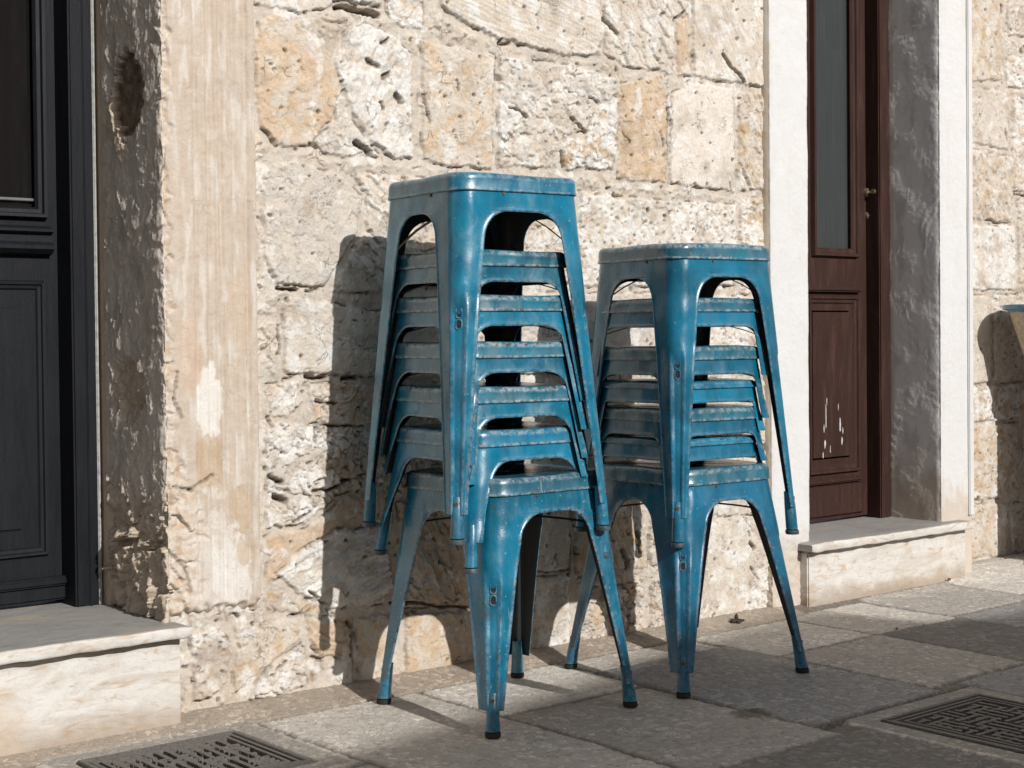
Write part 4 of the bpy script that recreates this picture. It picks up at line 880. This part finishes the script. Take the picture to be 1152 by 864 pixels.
    def shell(rowlist, quads, name, mat, top_rim):
        bm = bmesh.new(); wv = []; lay = {}
        for q in quads:
            ca_, sa_ = [(1,0),(0,1),(-1,0),(0,-1)][q]; prev = None
            for t, full in rowlist:
                sec = section(t, full, q); o_, i_ = [], []
                for (x, y, nx, ny, wq) in sec:
                    X_, Y_ = ca_*x-sa_*y, sa_*x+ca_*y; NX, NY = ca_*nx-sa_*ny, sa_*nx+ca_*ny
                    o_.append(bm.verts.new((X_, Y_, T-t))); wv.append(wq); i_.append(bm.verts.new((X_-NX*TH, Y_-NY*TH, T-t))); wv.append(wq*.5)
                if prev is not None:
                    po_, pi_, pf = prev; k0 = 0
                    if pf and not full:
                        m = 5                                     # row below the arch top: drop the middle columns
                        for lo, hi in ((0, m), (len(po_)-1-m, len(po_)-1)):
                            for k in range(lo, hi): bm.faces.new((po_[k], po_[k+1], pi_[k+1], pi_[k]))
                        po_, pi_ = po_[m:len(po_)-m], pi_[m:len(pi_)-m]
                    for k in range(len(o_)-1):
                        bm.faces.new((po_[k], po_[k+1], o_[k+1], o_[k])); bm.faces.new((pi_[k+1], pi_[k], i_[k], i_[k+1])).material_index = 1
                    if not full:
                        bm.faces.new((po_[0], o_[0], i_[0], pi_[0])); bm.faces.new((o_[-1], po_[-1], pi_[-1], i_[-1]))
                prev = (o_, i_, full)
            if not top_rim:
                for k in range(len(prev[0])-1): bm.faces.new((prev[0][k], prev[0][k+1], prev[1][k+1], prev[1][k]))
        me = bpy.data.meshes.new(name)
        bm.verts.index_update(); bm.to_mesh(me); bm.free()
        for p in me.polygons: p.use_smooth = True
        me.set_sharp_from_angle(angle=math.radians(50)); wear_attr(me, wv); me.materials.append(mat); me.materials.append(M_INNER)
        return link_mesh(name, me, mat, root)
    shell([(t, True) for t in rows]+[(t, False) for t in arch], range(4), 'apron', mb, True)
    for q in range(4):
        lg = shell([(t, False) for t in legr], [q], 'leg', mb, False)
        sx, sy = [(1,1),(-1,1),(-1,-1),(1,-1)][q]
        def diag(t, inset): d = half(t)-inset; return Vector((sx*d, sy*d, T-t))
        if feet:
            bm = bmesh.new(); dirv = (diag(T, .019)-diag(te, .0185)); a = diag(te-.035, .0165); e = diag(te, .0160)+dirv*((T-.012-te)/(T-te)) if T > te+.02 else diag(te, .0160)
            N = 18; prof = [(a, tube_r*.80), (diag(te-.004, .0160), tube_r*.95), (diag(te, .0160).lerp(e, .45), tube_r*1.0), (e, tube_r*(1.12 if zfoot < .1 else 1.03))]
            prv = None
            for c_, rad in prof:
                R_ = [bm.verts.new((c_.x+rad*math.cos(2*math.pi*k/N), c_.y+rad*math.sin(2*math.pi*k/N), c_.z)) for k in range(N)]
                if prv: 
                    for k in range(N): bm.faces.new((prv[k], prv[(k+1) % N], R_[(k+1) % N], R_[k]))
                prv = R_
            bm.faces.new(prv)
            ft = bm_obj('foot_tube', bm, mb, lg, True); wear_attr(ft.data, [0.25]*len(ft.data.vertices))
            bm = bmesh.new(); prv = None
            for t, rad in ((T-.010, tube_r*1.1), (T-.0095, tube_r*1.17), (T-.003, tube_r*1.20), (T-.0, tube_r*1.12)):
                c_ = e+ (dirv.normalized()*(t-(T-.012)));  R_ = [bm.verts.new((c_.x+rad*math.cos(2*math.pi*k/N), c_.y+rad*math.sin(2*math.pi*k/N), T-t)) for k in range(N)]
                if prv: 
                    for k in range(N): bm.faces.new((prv[k], prv[(k+1) % N], R_[(k+1) % N], R_[k]))
                prv = R_
            bm.faces.new(prv); bm_obj('rubber_cap' if zfoot < .1 else 'foot_plug', bm, M_RUBBER if zfoot < .1 else M_PLUG, lg, True)
        # bolt near the leg's foot, stacking slot at the groove's head
        n_ = Vector((sx, sy, slope*1.0)).normalized()
        def fold(t, depth=0): h, rcc = half(t), rc(t); d = h-rcc+(rcc-depth)*math.sqrt(.5); return Vector((sx*d, sy*d, T-t))
        if slot is not None:
            bm = bmesh.new(); tb = te-.020; c_ = fold(tb, .0058); tube(bm, c_-n_*.002, c_+n_*.003, .0078, .0072, 16); tube(bm, c_+n_*.0025, c_+n_*.0062, .0050, .0036, 12)
            bm_obj('bolt', bm, M_BOLT, lg, True)
            tan_ = Vector((-sy, sx, 0)).normalized() if sx*sy > 0 else Vector((sy, -sx, 0)).normalized()
            for k, (dt, hh_) in enumerate(((.006, .016), (.030, .014))):
                c_ = fold(slot+dt+.012, .0058); up = (fold(slot+dt)-fold(slot+dt+.02)).normalized()
                bm = bmesh.new(); N = 16
                def cap(w_, h_, z_): return [bm.verts.new(c_+tan_*(w_*math.cos(2*math.pi*j/N))+up*(h_*math.copysign(abs(math.sin(2*math.pi*j/N))**.6, math.sin(2*math.pi*j/N)))+n_*z_) for j in range(N)]
                o1 = cap(.0080, hh_*.80, -.0005); o2 = cap(.0072, hh_*.76, .0018); o3 = cap(.0054, hh_*.64, .0018); o4 = cap(.0050, hh_*.60, .0002)
                for A, B in ((o1, o2), (o2, o3), (o3, o4)):
                    for j in range(N): bm.faces.new((A[j], A[(j+1) % N], B[(j+1) % N], B[j]))
                sl = bm_obj('slot_rim', bm, mb, lg, True); wear_attr(sl.data, [.8]*len(sl.data.vertices))
                bm = bmesh.new(); vv = cap(.0051, hh_*.61, .0004); bm.faces.new(vv); ex = bmesh.ops.extrude_face_region(bm, geom=list(bm.faces)); bmesh.ops.translate(bm, vec=-n_*.001, verts=[v for v in ex['geom'] if isinstance(v, bmesh.types.BMVert)])
                bm_obj('slot_hole', bm, M_DARK, sl)
    if slot is not None:
        for q in range(4):
            sx, sy = [(1,0),(0,1),(-1,0),(0,-1)][q]; h_ = half(lip+.004); c_ = Vector((sx*h_, sy*h_, T-lip-.004))+Vector((-sy, sx, 0))*(-.045 if q % 2 else .05)
            bm = bmesh.new(); tube(bm, c_-Vector((sx, sy, 0))*.001, c_+Vector((sx, sy, 0))*.0022, .0042, .0030, 12); bm_obj('rivet', bm, M_BOLT, root, True)
    # --- crossed braces under the seat
    if brace:
        for k, (dx, dy) in enumerate(((1, 1), (1, -1))):
            bm = bmesh.new(); prv = None; L = 14; tA, tM = brace; nrm = Vector((-dy, dx, 0)).normalized()*.009
            for i in range(L+1):
                u = -1+2*i/L; t = tM+(tA-tM)*abs(u)**2.4+(.0028 if k else 0); d = (half(tA)-.021)*u; c_ = Vector((dx*d, dy*d, T-t))
                R_ = [bm.verts.new(c_+nrm), bm.verts.new(c_-nrm), bm.verts.new(c_-nrm-Vector((0,0,.0024))), bm.verts.new(c_+nrm-Vector((0,0,.0024)))]
                if prv: 
                    for j in range(4): bm.faces.new((prv[j], prv[(j+1) % 4], R_[(j+1) % 4], R_[j]))
                else: bm.faces.new(R_[::-1])
                prv = R_
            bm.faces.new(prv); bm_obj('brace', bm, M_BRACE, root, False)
    if lean != (0, 0): root.rotation_euler = (lean[0], lean[1], yaw)
    return root
B0, B1, B2, B3, FA = 'abcdf'
YW = math.radians(-6)
G1, G2 = 'stools of the taller stack', 'stools of the shorter stack'
LC = (2.062, 2.553)
build_stool('tallest blue metal stool, topmost of the taller left stack', 2.046, 2.553, YW, 1.128, .386, .314, .061, (B0, B0), wl1=.074, wlb=.034, slot=.265, brace=(.15, .055), group=G1, zend=.445, r=.056)
build_stool('blue stool directly under the topmost one of the left stack', 2.042, 2.556, YW+.012, .974, .44, .288, .120, (B1, FA), zend=.66, wl1=.044, wlb=.026, brace=(.080, .05), t0=.066, lip=.034, group=G1, feet=False, rc1=.044)
build_stool('third blue stool from the top of the left stack', 2.044, 2.556, YW-.008, .882, .43, .292, .130, (B0, FA), zend=.60, wl1=.044, wlb=.026, brace=(.076, .05), t0=.064, lip=.034, group=G1, feet=False, rc1=.044)
build_stool('middle blue stool of the left stack, three seats above its bottom stool', 2.047, 2.556, YW+.006, .786, .42, .298, .130, (B1, FA), zend=.54, wl1=.046, wlb=.026, brace=(.076, .05), t0=.064, lip=.034, group=G1, feet=False, rc1=.044)
build_stool('blue stool of the left stack, two seats above its bottom stool', 2.052, 2.556, YW-.010, .694, .41, .306, .130, (B0, FA), zend=.50, wl1=.050, wlb=.028, brace=(.074, .05), t0=.064, lip=.034, group=G1, feet=False, rc1=.044)
build_stool('blue stool resting on the bottom stool of the left stack', 2.062, 2.554, YW+.05, .606, .325, .312, .140, (B0, B1), zend=.385, brace=(.076, .05), t0=.064, lip=.034, group=G1, tube_r=.0125, rc1=.034)
build_stool('bottom blue stool carrying the left stack, its four feet on the pavement', 2.088, 2.537, YW+.10, .510, .002, .326, .095, (B0, FA), slot=.20, brace=(.115, .095), group=G1, wl1=.085, wlb=.036, r=.056)
RY = math.radians(-5)
build_stool('broad blue stool, topmost of the shorter right stack', 2.640, 2.530, RY, 1.004, .325, .312, .062, (B2, FA), wl1=.074, wlb=.034, slot=.255, brace=(.13, .055), group=G2, zend=.39, r=.056)
build_stool('blue stool directly under the topmost one of the right stack', 2.626, 2.532, RY+.014, .880, .40, .290, .100, (B2, FA), zend=.70, wl1=.030, wlb=.022, brace=(.08, .05), t0=.066, lip=.032, group=G2, feet=False, rc1=.044)
build_stool('third blue stool from the top of the right stack', 2.626, 2.532, RY-.008, .770, .40, .290, .110, (B2, FA), zend=.60, wl1=.030, wlb=.022, brace=(.07, .05), t0=.066, lip=.032, group=G2, feet=False, rc1=.044)
build_stool('bright blue stool between two arched ones halfway up the right stack', 2.624, 2.532, RY+.02, .690, .44, .284, .120, (B3, B3), zend=.57, brace=(.05, .045), t0=.050, lip=.018, wl1=.03, wlb=.02, r=.02, group=G2, feet=False, rc1=.044)
build_stool('faded topped blue stool, two seats above the bottom one of the right stack', 2.626, 2.532, RY-.01, .628, .42, .288, .140, (B2, FA), zend=.50, wl1=.030, wlb=.022, brace=(.058, .05), t0=.062, lip=.030, group=G2, feet=False, rc1=.044)
build_stool('bright blue stool resting on the bottom stool of the right stack', 2.624, 2.532, RY+.025, .560, .44, .284, .22, (B3, B3), zend=.52, brace=(.05, .045), t0=.050, lip=.018, wl1=.03, wlb=.02, r=.02, group=G2, feet=False, rc1=.044)
build_stool('bottom blue stool carrying the right stack, its four feet on the pavement', 2.620, 2.514, RY+.05, .494, .002, .308, .127, (B2, FA), slot=.17, brace=(.110, .09), group=G2, wl1=.085, wlb=.036, r=.056)

# ------------------------------------------------------------------ small things
g = gnd(828, 703)
bm = bmesh.new()
for k, (dx, dy, dz, sx_, sy_, sz_, rt) in enumerate(((-.010,0,.008,.014,.009,.007,.3), (.006,.004,.010,.006,.006,.016,1.), (.018,-.002,.006,.013,.006,.005,-.2), (.000,-.008,.006,.010,.008,.006,.8))):
    q = bmesh.ops.create_icosphere(bm, subdivisions=2, radius=1, matrix=Matrix.Translation((dx, dy, dz)) @ Matrix.Rotation(rt, 4, 'Z') @ Matrix.Diagonal((sx_, sy_, sz_, 1)))
    for v in q['verts']: v.co += Vector((random.uniform(-1,1), random.uniform(-1,1), random.uniform(-1,1)))*.0012
o = bm_obj('dry_seed_pod', bm, plain('dry_husk', (.05, .032, .02), .8, 0, .5, .002, 300), None, True); o.location = (g[0], g[1], .004)
tag(o, 'small dark dried seed pod on the paving beside the wall', 'seed pod')
def pebble(px, py, s, nm='pebble', lab=''):
    g = gnd(px, py); bm = bmesh.new(); q = bmesh.ops.create_icosphere(bm, subdivisions=2, radius=s)
    for v in q['verts']: v.co = Vector((v.co.x, v.co.y*.8, v.co.z*.6))*(1+random.uniform(-.12, .12))
    o = bm_obj(nm, bm, M_BOLT, None, True); o.location = (g[0], g[1], s*.4+(.012 if g[1] > 2.8 else 0)); tag(o, lab, 'pebble')
pebble(73, 834, .005, lab='tiny dark pebble at the foot of the left marble step')
pebble(1036, 657, .006, lab='small brown pebble near the right marble step')
pebble(1068, 657, .007, lab='flat dark pebble on the paving right of the brown door step')
pebble(1009, 708, .005, lab='tiny pebble at the corner of the dark paving slab')

# planter on a thin stand against the wall, cut by the right edge
XSH = at(1119, 450, WR)[0]
PY = 2.80; pz = at(1131, 344, PY)[2]; rad = .15
def left_px(cx): 
    out = []
    for k in range(60):
        q = RC.T @ (np.array([cx+rad*math.cos(k*math.pi/30), PY+rad*math.sin(k*math.pi/30), pz])-CP); out.append(576+F*q[0]/-q[2])
    return min(out)
cxp = next(c for c in np.arange(4.2, 5.5, .004) if left_px(c) > 1127)
pot = empty('planter', (cxp, PY, .615)); tag(pot, 'cream tapered planter with a blue rim cut by the right edge', 'planter')
stn = empty('plant_stand', (cxp, PY, 0)); tag(stn, 'thin pale metal stand under the blue rimmed planter', 'plant stand')
# unseen wooden board added outside the picture to shade the wall
brd = empty('shadow_board', (XSH, 2.42, 0)); tag(brd, 'unseen wooden board added past the right edge to shade the stone wall', 'shadow board')
for k, sg in enumerate((-1, 1)):
    bm = bmesh.new(); box(bm, 0, .5, -.008, .008, 0, .99)
    bmesh.ops.bevel(bm, geom=[e for e in bm.edges if abs(e.verts[0].co.y-e.verts[1].co.y) > .01 and e.verts[0].co.z > .9], offset=.05, segments=6, affect='EDGES')
    o = bm_obj('board', bm, M_BROWN, brd, True); o.rotation_euler.x = -sg*.12; o.location.y = sg*.12
def lathe(prof, mat, name, par, n=48):
    bm = bmesh.new(); prv = None
    for rr_, z in prof:
        R_ = [bm.verts.new((rr_*math.cos(2*math.pi*k/n), rr_*math.sin(2*math.pi*k/n), z)) for k in range(n)]
        if prv:
            for k in range(n): bm.faces.new((prv[k], prv[(k+1) % n], R_[(k+1) % n], R_[k]))
        prv = R_
    return bm_obj(name, bm, mat, par, True)
hz = .24; pot.location.z = pz-hz
lathe([(.001, pz-hz), (.07, pz-hz), (.07, pz-hz-.012), (.014, pz-hz-.02), (.012, .03), (.10, .012), (.11, 0)], plain('pale_stand_paint', (.5,.5,.48), .6), 'stem', stn)
lathe([(.001, 0), (rad*.35, 0), (rad*.40, .01), (rad*.84, hz-.02), (rad*.90, hz-.012)], plain('cream_glaze', (.60, .50, .38), .6), 'bowl', pot)
lathe([(rad*.88, hz-.014), (rad*.99, hz-.010), (rad, hz), (rad*.98, hz+.006), (rad*.90, hz+.006), (rad*.88, hz-.02)], plain('blue_glaze', (.10, .27, .42), .3), 'rim', pot)
lathe([(rad*.885, hz-.012), (rad*.5, hz-.004), (.001, hz-.002)], plain('potting_soil', (.05, .036, .025), .95, 0, .5, .006, 60), 'soil', pot)

# ------------------------------------------------------------------ house across the street: roofline shaped to throw the soft shadow over the foreground
BY = -5.0; tE = math.tan(EL)
def roofz(x, ys): return (ys-BY)*tE
pts = [(-9,2.30),(1.0,2.36),(1.49,2.44),(1.95,2.52),(2.26,2.585),(2.56,2.68),(2.83,2.735),(3.19,2.80),(3.40,2.79),(3.48,2.50),(3.75,2.40),(4.4,2.44),(5.6,2.6),(9,2.5)]
bm = bmesh.new(); fr_ = []
for x, ys_ in pts: fr_.append((x, roofz(x, ys_)))
A = [bm.verts.new((x, BY, z)) for x, z in fr_]; Bq = [bm.verts.new((x, BY-.3, z)) for x, z in fr_]; A0 = [bm.verts.new((x, BY, -.05)) for x, z in fr_]; B0q = [bm.verts.new((x, BY-.3, -.05)) for x, z in fr_]
for k in range(len(fr_)-1):
    bm.faces.new((A[k], A[k+1], Bq[k+1], Bq[k])); bm.faces.new((A0[k], A0[k+1], A[k+1], A[k])); bm.faces.new((B0q[k+1], B0q[k], Bq[k], Bq[k+1]))
bm.faces.new((A[0], Bq[0], B0q[0], A0[0])); bm.faces.new((A[-1], A0[-1], B0q[-1], Bq[-1]))
hs = empty('street_house', (0, BY, 0)); tag(hs, 'plastered house across the street behind the viewer, roofline shaped for its shadow', 'house')
o = bm_obj('wall', bm, plain('street_plaster', (.34, .30, .26), .9, 0, .3, .004, 8), None); child(o, hs)
for k in range(4):
    x = -5+3.4*k; child(abox('window_shutter', (x, x+.9, BY+.002, BY+.05, 1.0, 2.4), M_BROWN, None, .01), hs)
